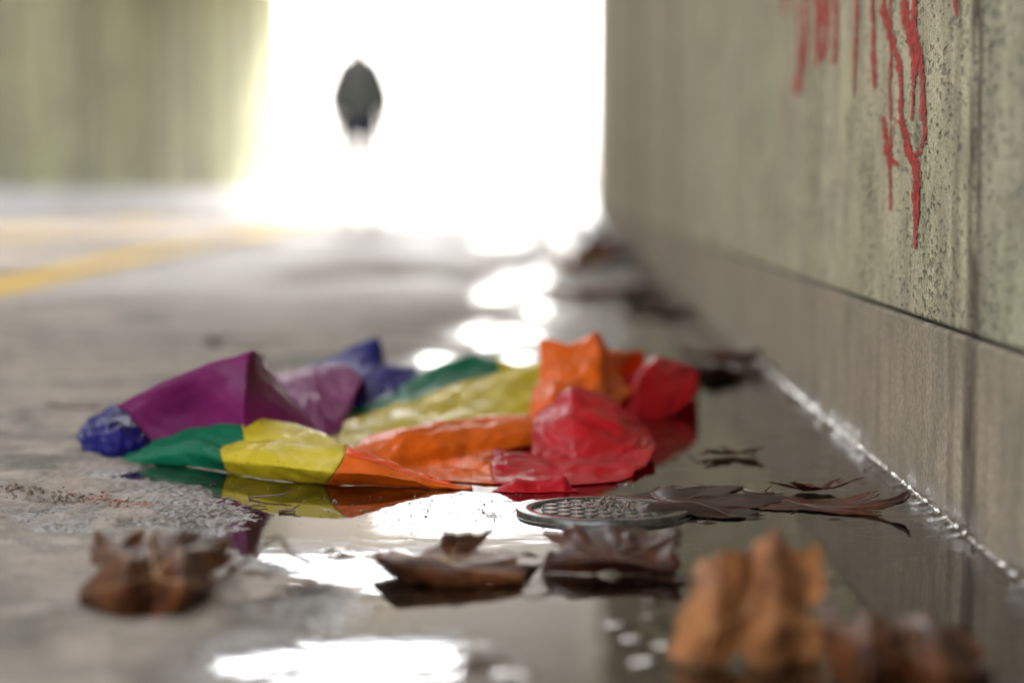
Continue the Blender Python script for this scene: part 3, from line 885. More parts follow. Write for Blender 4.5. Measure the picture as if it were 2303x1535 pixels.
# stitched hem along the front orange edge and seams between the stripes
M['hem'] = mat_cloth('orange_hem', (0.72, 0.065, 0.004), 0.2)
M['thread'] = mat_plain('dark_thread', (0.08, 0.02, 0.008), 0.7)
du_ = 14
row = S_front[20:30, 5 * du_:8 * du_ + 1]
hv = []; hf = []
n_ = row.shape[1]
for j in range(row.shape[0]):
    for i in range(n_):
        t = np.array([0, -0.0010, 0.0004 * math.sin(j * 1.2)])
        hv.append(row[j, i] + t)
for j in range(row.shape[0] - 1):
    for i in range(n_ - 1): hf.append((j*n_+i, j*n_+i+1, (j+1)*n_+i+1, (j+1)*n_+i))
mesh_obj('hem', hv, hf, M['hem'], flag, True, 0.0005)
tm = MB()
base = S_front[20, 5 * du_:8 * du_ + 1] + np.array([0, -0.001, 0.0003])
for i in range(0, n_ - 1):
    p0, p1 = base[i], base[i + 1]
    tm.tube([p0, p0 + (p1 - p0) * 0.6], 0.0004, 5)
tm.build('stitching', M['thread'], flag)
for bnd in (3, 5):
    line = S_front[0:41, bnd * du_]
    sm = MB(); sm.tube([p + np.array([0, -0.0005, 0.0001]) for p in line[::2]], 0.00035, 5)
    sm.build('seam', M['thread'], flag)

# ------------------------------------------------------------------ leaves
OUT = [(0,1.0),(5,.84),(9,.80),(12,.84),(17,.66),(24,.5),(29,.43),(34,.5),(40,.66),(44,.74),(47,.72),(52,.90),(56,.78),(61,.68),(66,.66),(72,.5),
       (80,.40),(88,.44),(95,.55),(100,.53),(107,.64),(114,.5),(125,.42),(140,.36),(155,.30),(170,.2),(180,.13)]
def leaf_outline(n, seed):
    r_ = np.random.default_rng(seed)
    th = np.linspace(-180, 180, n, endpoint=False)
    a = np.array([o_[0] for o_ in OUT]); b = np.array([o_[1] for o_ in OUT])
    rr = np.interp(np.abs(th), a, b) * (1 + 0.085 * r_.standard_normal(n))
    return np.radians(th), rr
LM = {
 'dark': mat_leaf('dark_wet_leaf', (0.014, 0.006, 0.004), (0.042, 0.015, 0.008), 0.1),
 'brown': mat_leaf('brown_leaf', (0.030, 0.010, 0.004), (0.125, 0.040, 0.012), 0.1, (0.015, 0.007, 0.004)),
 'tan': mat_leaf('tan_leaf', (0.13, 0.046, 0.015), (0.40, 0.165, 0.06), 0.08, (0.035, 0.014, 0.007)),
 'pale': mat_leaf('pale_leaf_underside', (0.17, 0.115, 0.07), (0.32, 0.235, 0.155), 0.15, (0.05, 0.025, 0.012)),
 'rust': mat_leaf('rust_red_leaf', (0.03, 0.009, 0.004), (0.09, 0.024, 0.009), 0.1, (0.015, 0.006, 0.004)),
 'redbrown': mat_leaf('red_brown_leaf', (0.024, 0.007, 0.004), (0.080, 0.024, 0.010), 0.15, (0.012, 0.005, 0.003)),
}
M['vein'] = mat_plain('leaf_vein', (0.30, 0.16, 0.07), 0.5)
M['veindark'] = mat_plain('dark_leaf_vein', (0.07, 0.03, 0.015), 0.5)
def leaf(ctrl, mat, label, seed=1, amp=0.0025, sc=45, stem=None, vein='vein', group='dead leaves in and around the puddle', rect=0.35, nth=120, nr=16, minz=None, name='dead_leaf', cat='leaf', full=0.0):
    """ctrl: rows x cols of world points; the lobed outline lives in its unit square (v = tip direction)"""
    ctrl = np.asarray(ctrl, float)
    R_, C_ = ctrl.shape[:2]
    th, rr = leaf_outline(nth, seed)
    rr = rr * (1 - full) + full * (0.84 + 0.07 * np.sin(3 * th + seed) + 0.04 * np.sin(11 * th) + 0.22 * (rr - 0.5))
    mx = np.sin(th) * rr; my = np.cos(th) * rr
    x0, x1, y0, y1 = mx.min(), mx.max(), my.min(), my.max()
    def uv(x, y):
        u = (x - x0) / (x1 - x0); v = (y - y0) / (y1 - y0)
        # spread the lobes towards the corners of the square
        cu, cv = u * 2 - 1, v * 2 - 1
        k = 1 + rect * np.minimum(np.abs(cu), np.abs(cv))
        return np.clip((cu * k + 1) / 2, -0.05, 1.05) * (C_ - 1), np.clip((cv * k + 1) / 2, -0.05, 1.05) * (R_ - 1)
    fr = np.linspace(0, 1, nr + 1)[1:] ** 0.8
    TX = fr[:, None] * mx[None]; TY = fr[:, None] * my[None]
    TX = np.concatenate([np.zeros((1, nth)), TX]); TY = np.concatenate([np.zeros((1, nth)), TY])
    U, V = uv(TX, TY)
    S = surf(ctrl, U, V) * 0.55 + bilin(ctrl, U, V) * 0.45
    # relief: furrows on the five main veins, crumpled between them
    e = 0.02
    Su = surf(ctrl, np.clip(U + e, 0, 9), V) - S; Sv = surf(ctrl, U, V + e) - S
    N = np.cross(Su, Sv); N /= np.linalg.norm(N, axis=2, keepdims=True) + 1e-12
    if N[0, 0, 2] < 0: N = -N
    lobes = np.radians([0, 52, -52, 105, -105])
    size = np.linalg.norm(ctrl[0, 0] - ctrl[-1, -1])
    rad = np.hypot(TX, TY)
    dist = np.min([np.abs(TX * math.cos(t) - TY * math.sin(t)) + 10 * (TX * math.sin(t) + TY * math.cos(t) < 0) for t in lobes], axis=0)
    relief = -0.8 * np.exp(-(dist / 0.045)**2) + 0.9 * np.clip(dist * 4, 0, 1)
    k = size * 5
    h = relief * 0.5 + 0.6 * fbm(TX * k * sc / 45 * .6 + seed, TY * k * sc / 45 * .6, 3, seed) * 1.3 + 0.5 * (1 - 2 * np.abs(n2(TX * k, TY * k, seed + 4)))
    S = S + N * (amp * h * (0.35 + rad))[..., None]
    if minz is not None: S[..., 2] = np.maximum(S[..., 2], minz)
    faces = []
    for j in range(nr):
        for i in range(nth):
            faces.append((j*nth+i, j*nth+(i+1) % nth, (j+1)*nth+(i+1) % nth, (j+1)*nth+i))
    cen = S.reshape(-1, 3).mean(0)
    root = empty(name, (float(cen[0]), float(cen[1]), float(max(S[..., 2].min(), 0))))
    tag(root, label, cat, group)
    mesh_obj('blade', S.reshape(-1, 3), faces, LM[mat], root, True, 0.00035)
    vm = MB()
    for t in lobes:
        L = rr[np.argmin(np.abs(th - t))] * 0.92
        s_ = np.linspace(0.0, L, 10)
        pu, pv = uv(np.sin(t) * s_, np.cos(t) * s_)
        pts = surf(ctrl, pu, pv)
        # follow the relief of the blade
        idx = [np.argmin(np.hypot(TX - math.sin(t) * a_, TY - math.cos(t) * a_)) for a_ in s_]
        pts = S.reshape(-1, 3)[idx]
        vm.tube(pts, np.linspace(0.0009, 0.0002, 10) * min(1.2, size / 0.14), 6)
    vm.build('vein', M[vein], root, True)
    if stem is not None:
        b0 = S[-1, 0]
        pts = [S[0, 0], b0] + [np.array(p) for p in stem]
        tt = np.linspace(0, len(pts) - 1, 16)
        c_ = crom(pts, tt)
        sm = MB(); sm.tube(c_, np.linspace(0.0009, 0.0014, 16), 7)
        sm.build('stem', M['veindark'] if vein == 'veindark' else M['twig'], root, True)
    return root
def C(rows): return [[P(*p) for p in r] for r in rows]
def flat(px, py, w, l, rot, lift=0.002, curl=(0, 0), tilt=0, z=0.001):
    """flat-lying control grid centred under a pixel: w x l metres, edges lifted by curl"""
    c = G(px, py, z)
    g = []
    for v in np.linspace(-1, 1, 4):
        r = []
        for u in np.linspace(-1, 1, 4):
            x, y = u * w / 2, v * l / 2
            zz = z + lift + curl[0] * u * u + curl[1] * v * v + tilt * u
            r.append([c[0] + x * math.cos(rot) - y * math.sin(rot), c[1] + x * math.sin(rot) + y * math.cos(rot), zz])
        g.append(r)
    return g

# L1 big crumpled leaf at the left
leaf(C([
    [(200,1395,1.255),(275,1402,1.225),(345,1405,1.215),(390,1408,1.235),(425,1398,1.26)],
    [(185,1335,1.25),(270,1335,1.20),(352,1350,1.23),(410,1330,1.205),(470,1325,1.26)],
    [(200,1290,1.30),(280,1262,1.23),(345,1258,1.27),(415,1262,1.24),(500,1285,1.31)],
    [(215,1225,1.36),(270,1232,1.29),(340,1228,1.31),(410,1205,1.29),(510,1230,1.36)],
    [(228,1190,1.40),(300,1205,1.34),(345,1200,1.34),(430,1165,1.36),(495,1170,1.41)],
    ]), 'brown', 'big crumpled brown leaf standing on the damp concrete, pale rib down its middle', 3, 0.0035, 50, None, rect=0.6, minz=0.004, full=0.6)
leaf(C([
    [(430,1275,1.37),(440,1305,1.33),(430,1340,1.29),(420,1372,1.26)],
    [(520,1268,1.39),(530,1290,1.37),(530,1330,1.31),(540,1350,1.285)],
    [(620,1290,1.38),(630,1300,1.36),(640,1325,1.33),(650,1345,1.30)],
    [(690,1318,1.36),(715,1312,1.35),(735,1322,1.335),(770,1330,1.32)],
    ]), 'pale', 'limp pale leaf spread flat beside the big crumpled brown leaf', 8, 0.0035, 60,
    [P(560,1255,1.36), P(590,1225,1.37), P(625,1206,1.38), P(650,1235,1.37), P(700,1262,1.36)], rect=0.4, minz=0.003, vein='veindark')
leaf(C([
    [(655,1322,1.34),(670,1330,1.33),(690,1338,1.32)],
    [(700,1308,1.35),(705,1322,1.34),(710,1335,1.325)],
    [(745,1322,1.35),(755,1327,1.34),(768,1330,1.335)],
    ]), 'brown', 'small brown leaf point poking out of the limp pale leaf', 12, 0.0015, 60, None, rect=0.3, minz=0.003)
# L2 rolled leaf in the middle
leaf(C([
    [(850,1258,1.40),(905,1305,1.365),(1030,1325,1.35),(1160,1322,1.36)],
    [(845,1250,1.40),(890,1262,1.355),(1020,1282,1.345),(1165,1292,1.355)],
    [(860,1245,1.42),(960,1245,1.39),(1060,1262,1.385),(1180,1262,1.39)],
    [(880,1252,1.44),(985,1262,1.42),(1080,1250,1.42),(1195,1240,1.42)],
    [(900,1262,1.46),(985,1240,1.46),(1060,1240,1.46),(1205,1250,1.45)],
    [(985,1230,1.48),(1000,1205,1.48),(1110,1203,1.48),(1215,1225,1.47)],
    ]), 'brown', 'rolled brown leaf floating in the puddle with its back lobe raised', 21, 0.003, 50, None, rect=0.7, full=0.5, minz=0.0005)
# L3 dark red-brown leaf right of it
leaf(C([
    [(1225,1288,1.40),(1330,1290,1.395),(1430,1292,1.395),(1500,1300,1.39)],
    [(1235,1250,1.405),(1330,1255,1.385),(1440,1262,1.385),(1520,1270,1.38)],
    [(1228,1205,1.43),(1330,1215,1.42),(1440,1218,1.42),(1530,1205,1.42)],
    [(1222,1165,1.46),(1310,1182,1.46),(1440,1172,1.46),(1530,1170,1.46)],
    ]), 'redbrown', 'dark red brown wet leaf draped like a bridge over the puddle below the iron cover', 33, 0.0035, 50, None, rect=0.75, full=0.72, minz=0.0005, vein='veindark')
# L4 soaked dark leaf lying on the cover
leaf(C([
    [(1385,1168,1.66),(1390,1150,1.68),(1400,1135,1.72),(1420,1125,1.76)],
    [(1500,1165,1.64),(1480,1130,1.67),(1500,1120,1.74),(1500,1095,1.80)],
    [(1640,1165,1.64),(1630,1140,1.69),(1620,1118,1.76),(1610,1098,1.82)],
    [(1800,1150,1.68),(1780,1140,1.72),(1760,1122,1.78),(1740,1105,1.82)],
    ]), 'dark', 'soaked dark leaf lying half over the iron cover', 41, 0.0042, 60, None, rect=0.6, full=0.5, minz=0.001, vein='veindark')
# L5 leaf by the wall with raised curled tip
leaf(C([
    [(1700,1148,1.69),(1720,1140,1.72),(1740,1125,1.76)],
    [(1800,1152,1.67),(1810,1138,1.71),(1830,1122,1.76)],
    [(1900,1158,1.66),(1920,1142,1.68),(1930,1112,1.74)],
    [(2000,1158,1.655),(2030,1130,1.67),(1990,1098,1.72)],
    [(2045,1150,1.66),(2050,1105,1.665),(2040,1100,1.70)],
    ]), 'rust', 'rust brown leaf with a curled end touching the wall foot', 55, 0.002, 60, None, rect=0.5, minz=0.0008, vein='veindark')
leaf(flat(1820, 1102, 0.07, 0.05, 0.5, 0.001, (0.007, 0.004)), 'rust', 'thin curled leaf with an upright point behind the rust brown leaf', 58, 0.003, 60, None, vein='veindark', minz=0.0008)
# L6 large blurred leaf near the lens
leaf(C([
    [(1515,1470,1.14),(1590,1492,1.12),(1660,1475,1.135),(1740,1492,1.12),(1825,1475,1.14)],
    [(1540,1400,1.14),(1610,1410,1.11),(1670,1405,1.135),(1740,1405,1.11),(1835,1400,1.14)],
    [(1575,1315,1.16),(1625,1310,1.13),(1680,1315,1.16),(1750,1300,1.13),(1840,1320,1.16)],
    [(1595,1228,1.19),(1640,1215,1.165),(1685,1245,1.19),(1750,1205,1.165),(1830,1240,1.19)],
    ]), 'tan', 'large tan leaf standing up close to the lens, out of focus', 63, 0.0025, 40, None, rect=0.8, full=0.95, minz=0.0005)
leaf(C([
    [(1890,1570,1.08),(1960,1560,1.04),(2040,1560,1.08),(2120,1550,1.04),(2215,1550,1.09)],
    [(1870,1485,1.09),(1960,1505,1.03),(2040,1500,1.08),(2120,1510,1.03),(2215,1505,1.09)],
    [(1870,1410,1.12),(1960,1425,1.06),(2040,1425,1.11),(2110,1415,1.07),(2195,1465,1.11)],
    [(1860,1370,1.16),(1950,1390,1.12),(2010,1400,1.15),(2080,1382,1.12),(2165,1425,1.14)],
    ]), 'brown', 'low brown leaf in the bottom right corner, out of focus', 68, 0.0025, 40, None, rect=0.8, full=0.95, minz=0.0005)
# single fine stalk in front of the tan leaf
leaf(flat(1085, 1528, 0.022, 0.02, 0.3, 0.004, (0.002, 0.006)), 'brown', 'tiny brown leaf at the bottom edge in the puddle', 73, 0.0015, 60, None)
leaf(flat(635, 1540, 0.03, 0.03, 1.0, 0.002, (0.004, 0.004)), 'dark', 'dark leaf scrap on the concrete at the bottom edge', 77, 0.0015, 60, None, vein='veindark')
leaf(flat(1640, 1022, 0.055, 0.035, 0.2, 0.0003, (0.003, 0.004)), 'brown', 'small brown leaf floating between the flag and the wall', 81, 0.002, 60, None)
leaf(flat(1500, 1300, 0.03, 0.03, 0.9, 0.0003, (0.001, 0.001)), 'dark', 'dark leaf scrap floating under the draped red brown leaf', 85, 0.001, 60, None, vein='veindark')
far_leaves = [
 (1600, 835, 0.10, 0.2, 0.4, 0.010, (0.015, 0.01), 'dark', 0.006, 90, 'dark leaf heaped against the wall foot beyond the flag'),
 (1650, 815, 0.08, 0.16, 1.4, 0.012, (0.02, 0.02), 'rust', 0.010, 91, 'rusty leaf crossing the dark one at the wall foot'),
 (1335, 672, 0.24, 0.20, 0.1, 0.012, (0.04, 0.03), 'tan', 0.014, 93, 'wide brown leaf on the mud behind the orange lump'),
 (1400, 664, 0.16, 0.22, 1.2, 0.018, (0.02, 0.01), 'brown', 0.010, 94, 'smaller leaf overlapping the wide brown leaf behind the flag'),
 (1285, 612, 0.17, 0.22, 1.0, 0.03, (0.09, 0.07), 'tan', 0.02, 97, 'curled brown leaf farther along the puddle'),
 (1345, 600, 0.18, 0.25, 2.0, 0.02, (0.07, 0.05), 'rust', 0.018, 98, 'rust red curled leaf next to the curled brown one far along the puddle'),
 (1330, 560, 0.24, 0.4, 0.6, 0.015, (0.09, 0.06), 'brown', 0.02, 101, 'brown leaf in the distant litter beside the right wall'),
 (1300, 520, 0.30, 0.5, 0.3, 0.012, (0.03, 0.03), 'rust', 0.02, 102, 'red brown leaf in the distant litter, left of its neighbours'),
 (1350, 515, 0.32, 0.5, 0.1, 0.012, (0.03, 0.03), 'brown', 0.02, 103, 'distant brown leaf close under the right wall'),
 (1420, 610, 0.16, 0.3, 0.8, 0.006, (0.01, 0.01), 'brown', 0.008, 104, 'brown leaf at the wall foot between the glints'),
 (1500, 700, 0.12, 0.24, 0.5, 0.008, (0.008, 0.01), 'rust', 0.006, 105, 'flat rust leaf near the wall behind the red fold'),
]
for (x_, y_, w_, l_, a__, lf, cu, mt, am, sd, lb) in far_leaves:
    leaf(flat(x_, y_, w_, l_, a__, 0.001, (cu[0] * 0.6, cu[1] * 0.5), 0, 0.002), mt, lb, sd, am, 50, None, minz=0.0015, vein='vein' if mt == 'brown' else 'veindark', full=0.25)
leaf(flat(480, 782, 0.03, 0.06, 0.4, 0.003, (0.008, 0.01), 0, 0.007), 'dark', 'small dark leaf scrap on the dry floor behind the purple fold', 107, 0.004, 50, None)
leaf(flat(560, 786, 0.05, 0.04, 0.4, 0.001, (0.001, 0.001), 0, 0.007), 'brown', 'faint flat leaf scrap right of the dark scrap behind the flag', 109, 0.002, 50, None)

# ------------------------------------------------------------------ iron cover
D0 = P(1356, 1136, 1.670); cx, cy = float(D0[0]), 1.670
RAD = 0.0685
cover = empty('iron_cover', (cx, cy, 0))
tag(cover, 'round iron cover with diamond tread half sunk in the puddle', 'manhole cover')
def ring(r0, r1, z0, z1, n=96, bev=0.0007):
    v = []; f = []
    prof = [(r0, z0), (r0, z1 - bev), (r0 + bev, z1), (r1 - bev, z1), (r1, z1 - bev), (r1, z0)]
    for i in range(n):
        t = 2 * math.pi * i / n
        w = 1 + 0.004 * math.sin(5 * t) 
        for (r, z) in prof: v.append((cx + r * w * math.cos(t), cy + r * w * math.sin(t), z))
    k = len(prof)
    for i in range(n):
        j = (i + 1) % n
        for q in range(k): f.append((i*k+q, j*k+q, j*k+(q+1) % k, i*k+(q+1) % k))
    return v, f
def disc(r, z, n=96):
    v = [(cx, cy, z)] + [(cx + r * math.cos(2*math.pi*i/n), cy + r * math.sin(2*math.pi*i/n), z) for i in range(n)]
    return v, [(0, i + 1, (i + 1) % n + 1) for i in range(n)]
v_, f_ = ring(0.0, 0.0, 0, 0) if False else ring(RAD - 0.0125, RAD, -0.008, 0.0044)
mesh_obj('rim', v_, f_, M['iron'], cover, True)
v_, f_ = ring(RAD + 0.0005, RAD + 0.004, -0.008, 0.0002)
mesh_obj('seat_ring', v_, f_, M['iron'], cover, True)
v_, f_ = disc(RAD - 0.012, 0.0020)
mesh_obj('plate', v_, f_, M['iron'], cover, False)
dm = bpy.data.meshes.new('diamond')
a_, b_, hh = 0.0082, 0.0082, 0.0022
dv_ = [(-a_, 0, 0), (0, -b_, 0), (a_, 0, 0), (0, b_, 0), (-a_*.7, 0, hh), (0, -b_*.7, hh), (a_*.7, 0, hh), (0, b_*.7, hh)]
dm.from_pydata(dv_, [], [(0,1,5,4),(1,2,6,5),(2,3,7,6),(3,0,4,7),(4,5,6,7)]); dm.materials.append(M['iron'])
st = 0.0205
for i in range(-5, 6):
    for j in range(-10, 11):
        x = i * st + (j % 2) * st / 2; y_ = j * st / 2
        if math.hypot(x, y_) < RAD - 0.0195:
            o = bpy.data.objects.new('tread_diamond', dm); col.objects.link(o)
            o.parent = cover; o.location = (x, y_, 0.0019)
            o.rotation_euler = (0, 0, 0.0)

# ------------------------------------------------------------------ mud, crumbs, twigs
def crumbs(centres, name, label, mat, n, spread, rmin, rmax, seed, flatz=0.6, pile=0.0):
    r_ = np.random.default_rng(seed); m = MB()
    ico = bmesh.new(); bmesh.ops.create_icosphere(ico, subdivisions=1, radius=1)
    vv_ = np.array([list(x.co) for x in ico.verts]); ff_ = [tuple(x.index for x in f.verts) for f in ico.faces]; ico.free()
    for (c, w) in centres:
        for k in range(int(n * w)):
            p = c[:2] + r_.normal(0, 1, 2) * np.array(spread) * w
            rad = r_.uniform(rmin, rmax) * (1 if r_.random() < .85 else 1.7)
            z = float(gheight(np.array([p[0]]), np.array([p[1]]))[0]) if len(c) < 3 or c[2] < 0.001 else c[2]
            dd = np.linalg.norm((p - c[:2]) / np.array(spread) / w)
            z += pile * max(0, 1 - dd * 0.7) * r_.random()
            s = r_.uniform(0.5, 1.3, 3) * rad; s[2] *= flatz
            q_ = vv_ * s * (1 + r_.uniform(-.28, .28, (len(vv_), 1)))
            t = r_.uniform(0, 6.28); ca, sa = math.cos(t), math.sin(t)
            q_ = np.stack([q_[:, 0] * ca - q_[:, 1] * sa, q_[:, 0] * sa + q_[:, 1] * ca, q_[:, 2]], 1)
            m.add(q_ + [p[0], p[1], max(z, 0) + s[2] * 0.5], ff_)
    o = m.build(name, mat)
    return tag(o, label, name.replace('_', ' '), None, 'stuff')
crumbs([(G(60, 1120), 1.0), (G(120, 1132), 0.9), (G(20, 1115), .5), (G(160, 1140), .4)], 'soil', 'line of dark soil crumbs on the concrete at the left edge', M['mud'], 46, (0.018, 0.01), 0.0008, 0.0024, 2, 0.8, 0.004)
crumbs([(G(215, 1128), 1.0), (G(265, 1138), .9), (G(300, 1143), .5)], 'leaf_litter', 'orange brown leaf crumbs in the wet grit below the blue tip', M['rust'], 70, (0.012, 0.012), 0.0008, 0.0022, 3, 0.35)
crumbs([(np.array([cx + 0.006, cy + 0.02, 0.003]), 1.0)], 'mud', 'small pile of crumbly mud on the iron cover', M['mud'], 260, (0.012, 0.012), 0.0007, 0.0017, 4, 0.9, 0.007)
crumbs([(G(x, y), 1.0) for x, y in [(1100, 1172), (1040, 1150), (960, 1140), (880, 1160), (700, 1135), (430, 1110), (330, 1180), (480, 1150), (180, 1200), (90, 1180)]],
       'grit', 'fine wet grit scattered along the near edge of the puddle', M['mud'], 42, (0.035, 0.05), 0.0003, 0.0009, 5, 0.7)
crumbs([(G(x, y), 1.0) for x, y in [(600, 1440), (700, 1385), (450, 1450), (540, 1380), (300, 1500), (660, 1400)]],
       'grit', 'blurred grit on the concrete in the bottom left', M['mud'], 26, (0.03, 0.05), 0.0004, 0.0012, 6, 0.7)
crumbs([(np.array([rx(y_) - 0.012 - 0.004 * y_, y_]), 1.0) for y_ in np.arange(3.0, 14, 0.28)], 'wall_litter', 'dark wet leaf mush and silt gathered along the foot of the right wall', M['mud'], 38, (0.012, 0.16), 0.0015, 0.005, 8, 0.6, 0.008)
crumbs([(np.array([0.288, y_]), 1.0) for y_ in np.arange(1.1, 3.0, 0.12)], 'silt', 'thin silt and grit in the water line of the near wall foot', M['mud'], 16, (0.005, 0.08), 0.0005, 0.0016, 9, 0.7)
def twig(pts, rad, label, name='twig'):
    c_ = crom([np.array(p) for p in pts], np.linspace(0, len(pts) - 1, 14))
    c_[:, 2] += 0.00015 * rng.standard_normal(14)
    root = MB(); root.tube(c_, np.linspace(rad, rad * 0.5, 14), 7)
    k = c_[8]
    root.tube([k, k + np.array([rad * 5, rad * 6, rad * 2.5])], [rad * .6, rad * .3], 6)
    return tag(root.build(name, M['twig'], None, True), label, 'twig', 'twigs and stalks')
twig([G(560, 1118, .001), G(600, 1115, .003), G(635, 1112, .004), G(655, 1104, .006)], 0.0009, 'thin forked twig in the yellow reflection, upper one')
twig([G(545, 1138, .001), G(570, 1136, .002), G(600, 1138, .001)], 0.0008, 'short flat twig floating left of the dark snag')
twig([G(628, 1150, .001), G(648, 1147, .0015), G(664, 1149, .001)], 0.0014, 'dark snag poking out of the water under the yellow reflection')
twig([G(110, 908, .008), G(160, 915, .009), G(205, 916, .009), G(240, 920, .008)], 0.0022, 'reddish blurred twig on the floor left of the blue tip')
twig([G(1480, 1400, .001), G(1520, 1372, .006), G(1570, 1330, .014), G(1600, 1300, .02)], 0.0013, 'grey leaf stalk leaning out of the water beside the large tan leaf', 'leaf_stalk')
twig([G(1545, 1018, .001), G(1575, 1022, .004), G(1605, 1016, .004)], 0.0009, 'short stalk beside the small floating leaf')
twig([G(1675, 1103, .004), G(1705, 1107, .005), G(1740, 1108, .004)], 0.0018, 'stubby dark twig lying behind the soaked leaf')
twig([G(1520, 1098, .003), G(1560, 1093, .006), G(1600, 1090, .008)], 0.0008, 'thin stalk sticking out left of the soaked leaf')
twig([G(1830, 1302, .001), G(1860, 1300, .002), G(1895, 1303, .001)], 0.0009, 'short reddish twig floating between the tan leaf and the wall')

# ------------------------------------------------------------------ water beads and bubbles
bead_px = [(1405,1405,.0030),(1442,1436,.0028),(1474,1352,.0024),(1476,1382,.0022),(1516,1452,.0028),(1590,1455,.0028),(1475,1490,.0034),(1770,1487,.0028),
           (1712,1458,.0022),(1096,1313,.0026),(1128,1325,.0018),(1150,1300,.0022),(1200,1327,.0026),(1172,1298,.0020),(1218,1292,.002),(1245,1262,.0026),(1262,1262,.0026),(1235,1270,.002),
           (740,1232,.0035),(768,1243,.0035),(850,1240,.003),(880,1238,.004),(900,1242,.0028),(960,1512,.0035),(1020,1502,.003),(1150,1505,.0035),(1175,1512,.003),(1068,1450,.0028),
           (1500,1168,.002),(1590,1170,.0026),(1690,1162,.0022),(1795,1143,.0022),(1878,1162,.002),(1400,1086,.0016),(1415,1088,.0016),(1625,1002,.0024),(1692,1020,.0026),(1560,1018,.0018)]
bm_ = bpy.data.meshes.new('bead')
vv_ = []; ff_ = []
for j in range(7):
    t = j / 6
    for i in range(20):
        a_ = 2 * math.pi * i / 20
        vv_.append((t * math.cos(a_), t * math.sin(a_), 0.115 * (1.06 - math.sqrt(t * t + 0.015) - 0.05 * t)))
for j in range(6):
    for i in range(20): ff_.append((j*20+i, (j+1)*20+i, (j+1)*20+(i+1) % 20, j*20+(i+1) % 20))
bm_.from_pydata(vv_, [], ff_); bm_.polygons.foreach_set('use_smooth', [True]*len(bm_.polygons)); 
bm_.materials.append(M['bead'])
spots = [(1330, 1800, 1340, 1495, 'in front of the large tan leaf'), (1080, 1270, 1250, 1335, 'at the right end of the rolled brown leaf'),
         (730, 910, 1225, 1250, 'in the grey reflection left of the rolled brown leaf'), (950, 1180, 1440, 1515, 'round the tiny leaf at the bottom edge'),
         (1490, 1885, 1140, 1175, 'along the near edge of the soaked dark leaf'), (1390, 1420, 1080, 1092, 'by the lower corner of the red sheet'),
         (1550, 1700, 998, 1025, 'at the small leaf floating between flag and wall')]
ordn = ['first', 'second', 'third', 'fourth', 'fifth', 'sixth', 'seventh', 'eighth', 'ninth', 'tenth']
def bead_label(x, y_):
    for (x0, x1, y0, y1, w) in spots:
        if x0 <= x <= x1 and y0 <= y_ <= y1:
            mem = sorted(b[:2] for b in bead_px if x0 <= b[0] <= x1 and y0 <= b[1] <= y1)
            return ordn[mem.index((x, y_))] + ' water bead from the left ' + w
    raise ValueError((x, y_))
for k, (x, y_, r_) in enumerate(bead_px):
    p = G(x, y_ + (9 if 1080 < x < 1270 and y_ > 1250 else 0), 0.0012)
    if x > 1330 and y_ > 1340: r_ *= 1.35
    o = bpy.data.objects.new('water_bead', bm_); col.objects.link(o)
    o.location = p - np.array([0, 0, 0.0009]); o.scale = (r_ * 3.0, r_ * 3.4, r_ * 3.2 * (1 + 0.5 * min(1, max(0, (x - 1350) / 300))))
    tag(o, bead_label(x, y_), 'water bead', 'glinting water beads')

# ------------------------------------------------------------------ walking figure near the far end
def skin_mesh(name, verts, edges, radii, mat, parent, sub=2, root=0):
    me_ = bpy.data.meshes.new(name); me_.from_pydata(verts, edges, [])
    o = bpy.data.objects.new(name, me_); col.objects.link(o)
    me_.materials.append(mat)
    s = o.modifiers.new('skin', 'SKIN'); s.use_smooth_shade = True
    for i, r in enumerate(radii):
        sv = me_.skin_vertices[0].data[i]
        sv.radius = r if hasattr(r, '__len__') else (r, r)
        sv.use_root = (i == root)
    b = o.modifiers.new('sub', 'SUBSURF'); b.levels = sub; b.render_levels = sub
    o.parent = parent
    return o
PY = 18.6
pp = P(808, 500, PY)
person = empty('person', (float(pp[0]), PY, 0.006))
tag(person, 'dark silhouetted person in a grey jacket walking at the bright tunnel mouth', 'person')
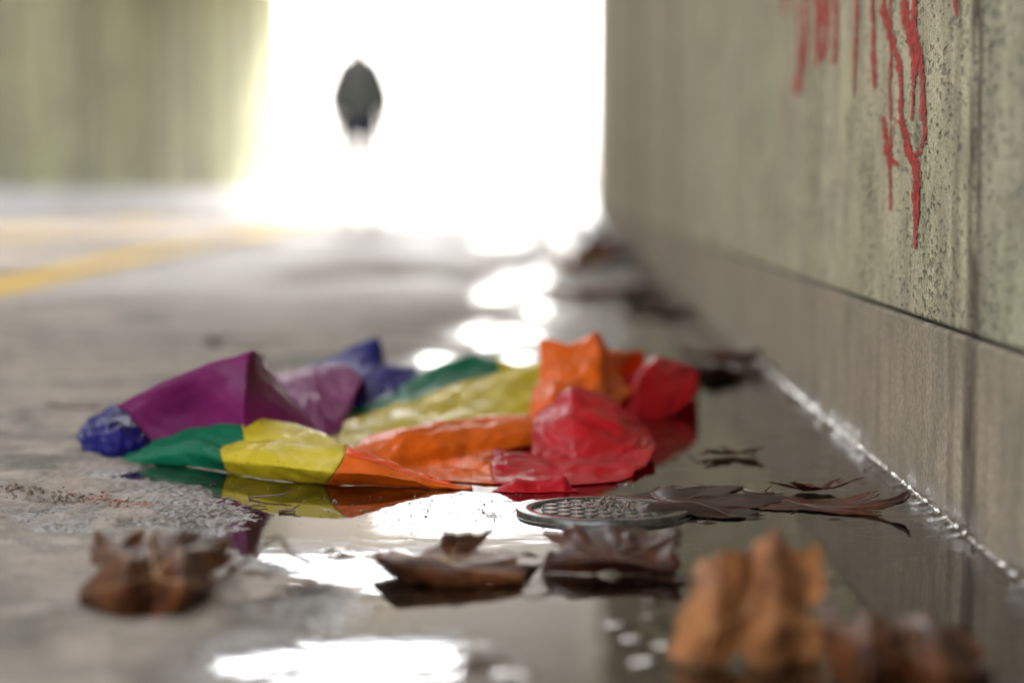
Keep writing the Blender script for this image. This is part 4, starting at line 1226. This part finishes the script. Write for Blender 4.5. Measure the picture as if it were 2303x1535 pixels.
# local coordinates, z up, facing the camera (-Y)
bv = [(0,0,.95),(0,0,1.15),(0,-.01,1.38),(0,-.01,1.49),(0,-.02,1.56),(0,-.03,1.66),(0,-.02,1.73),
      (.15,0,1.36),(.23,.03,1.12),(.25,-.05,.88),(.25,-.08,.78),(-.14,0,1.36),(-.22,-.02,1.12),(-.22,-.12,.90),(-.22,-.16,.80),
      (.10,0,.90),(.12,-.12,.50),(.12,-.06,.10),(.13,-.20,.05),(-.10,0,.90),(-.12,.06,.50),(-.12,.20,.12),(-.12,.10,.05)]
be = [(0,1),(1,2),(2,3),(3,4),(4,5),(5,6),(2,7),(7,8),(8,9),(9,10),(2,11),(11,12),(12,13),(13,14),(0,15),(15,16),(16,17),(17,18),(0,19),(19,20),(20,21),(21,22)]
br = [(.15,.11),(.13,.10),(.16,.11),.065,.075,(.115,.125),(.085,.09),.055,.045,.03,.03,.055,.045,.03,.03,.085,.06,.045,.035,.085,.06,.045,.035]
skin_mesh('body', bv, be, br, M['skin'], person)
jv = [(0,0,.70),(0,0,.95),(0,0,1.18),(0,-.01,1.36),(0,0,1.47),(.15,0,1.36),(.23,.03,1.12),(.25,-.05,.92),(-.14,0,1.36),(-.22,-.02,1.12),(-.22,-.12,.94)]
je = [(0,1),(1,2),(2,3),(3,4),(3,5),(5,6),(6,7),(3,8),(8,9),(9,10)]
skin_mesh('jacket', jv, je, [(.21,.17),(.20,.15),(.20,.14),(.16,.13),(.09,.09),.08,.09,.07,.08,.09,.07], M['jacket'], person)
tv_ = [(0,0,.93),(.11,0,.86),(.12,-.12,.50),(.12,-.06,.10),(-.11,0,.86),(-.12,.06,.50),(-.12,.20,.13)]
skin_mesh('trousers', tv_, [(0,1),(1,2),(2,3),(0,4),(4,5),(5,6)], [(.16,.12),.105,.08,.07,.105,.08,.07], M['jeans'], person)
skin_mesh('hair', [(0,.06,1.60),(0,.04,1.71),(0,0,1.78)], [(0,1),(1,2)], [(.10,.09),(.135,.135),(.09,.09)], M['hair'], person)
for sx, y0_ in ((.125, -.06), (-.12, .2)):
    skin_mesh('shoe', [(sx, y0_ + .04, .05), (sx, y0_ - .06, .045), (sx, y0_ - .16, .035)], [(0,1),(1,2)], [.05,.05,.038], M['shoe'], person)
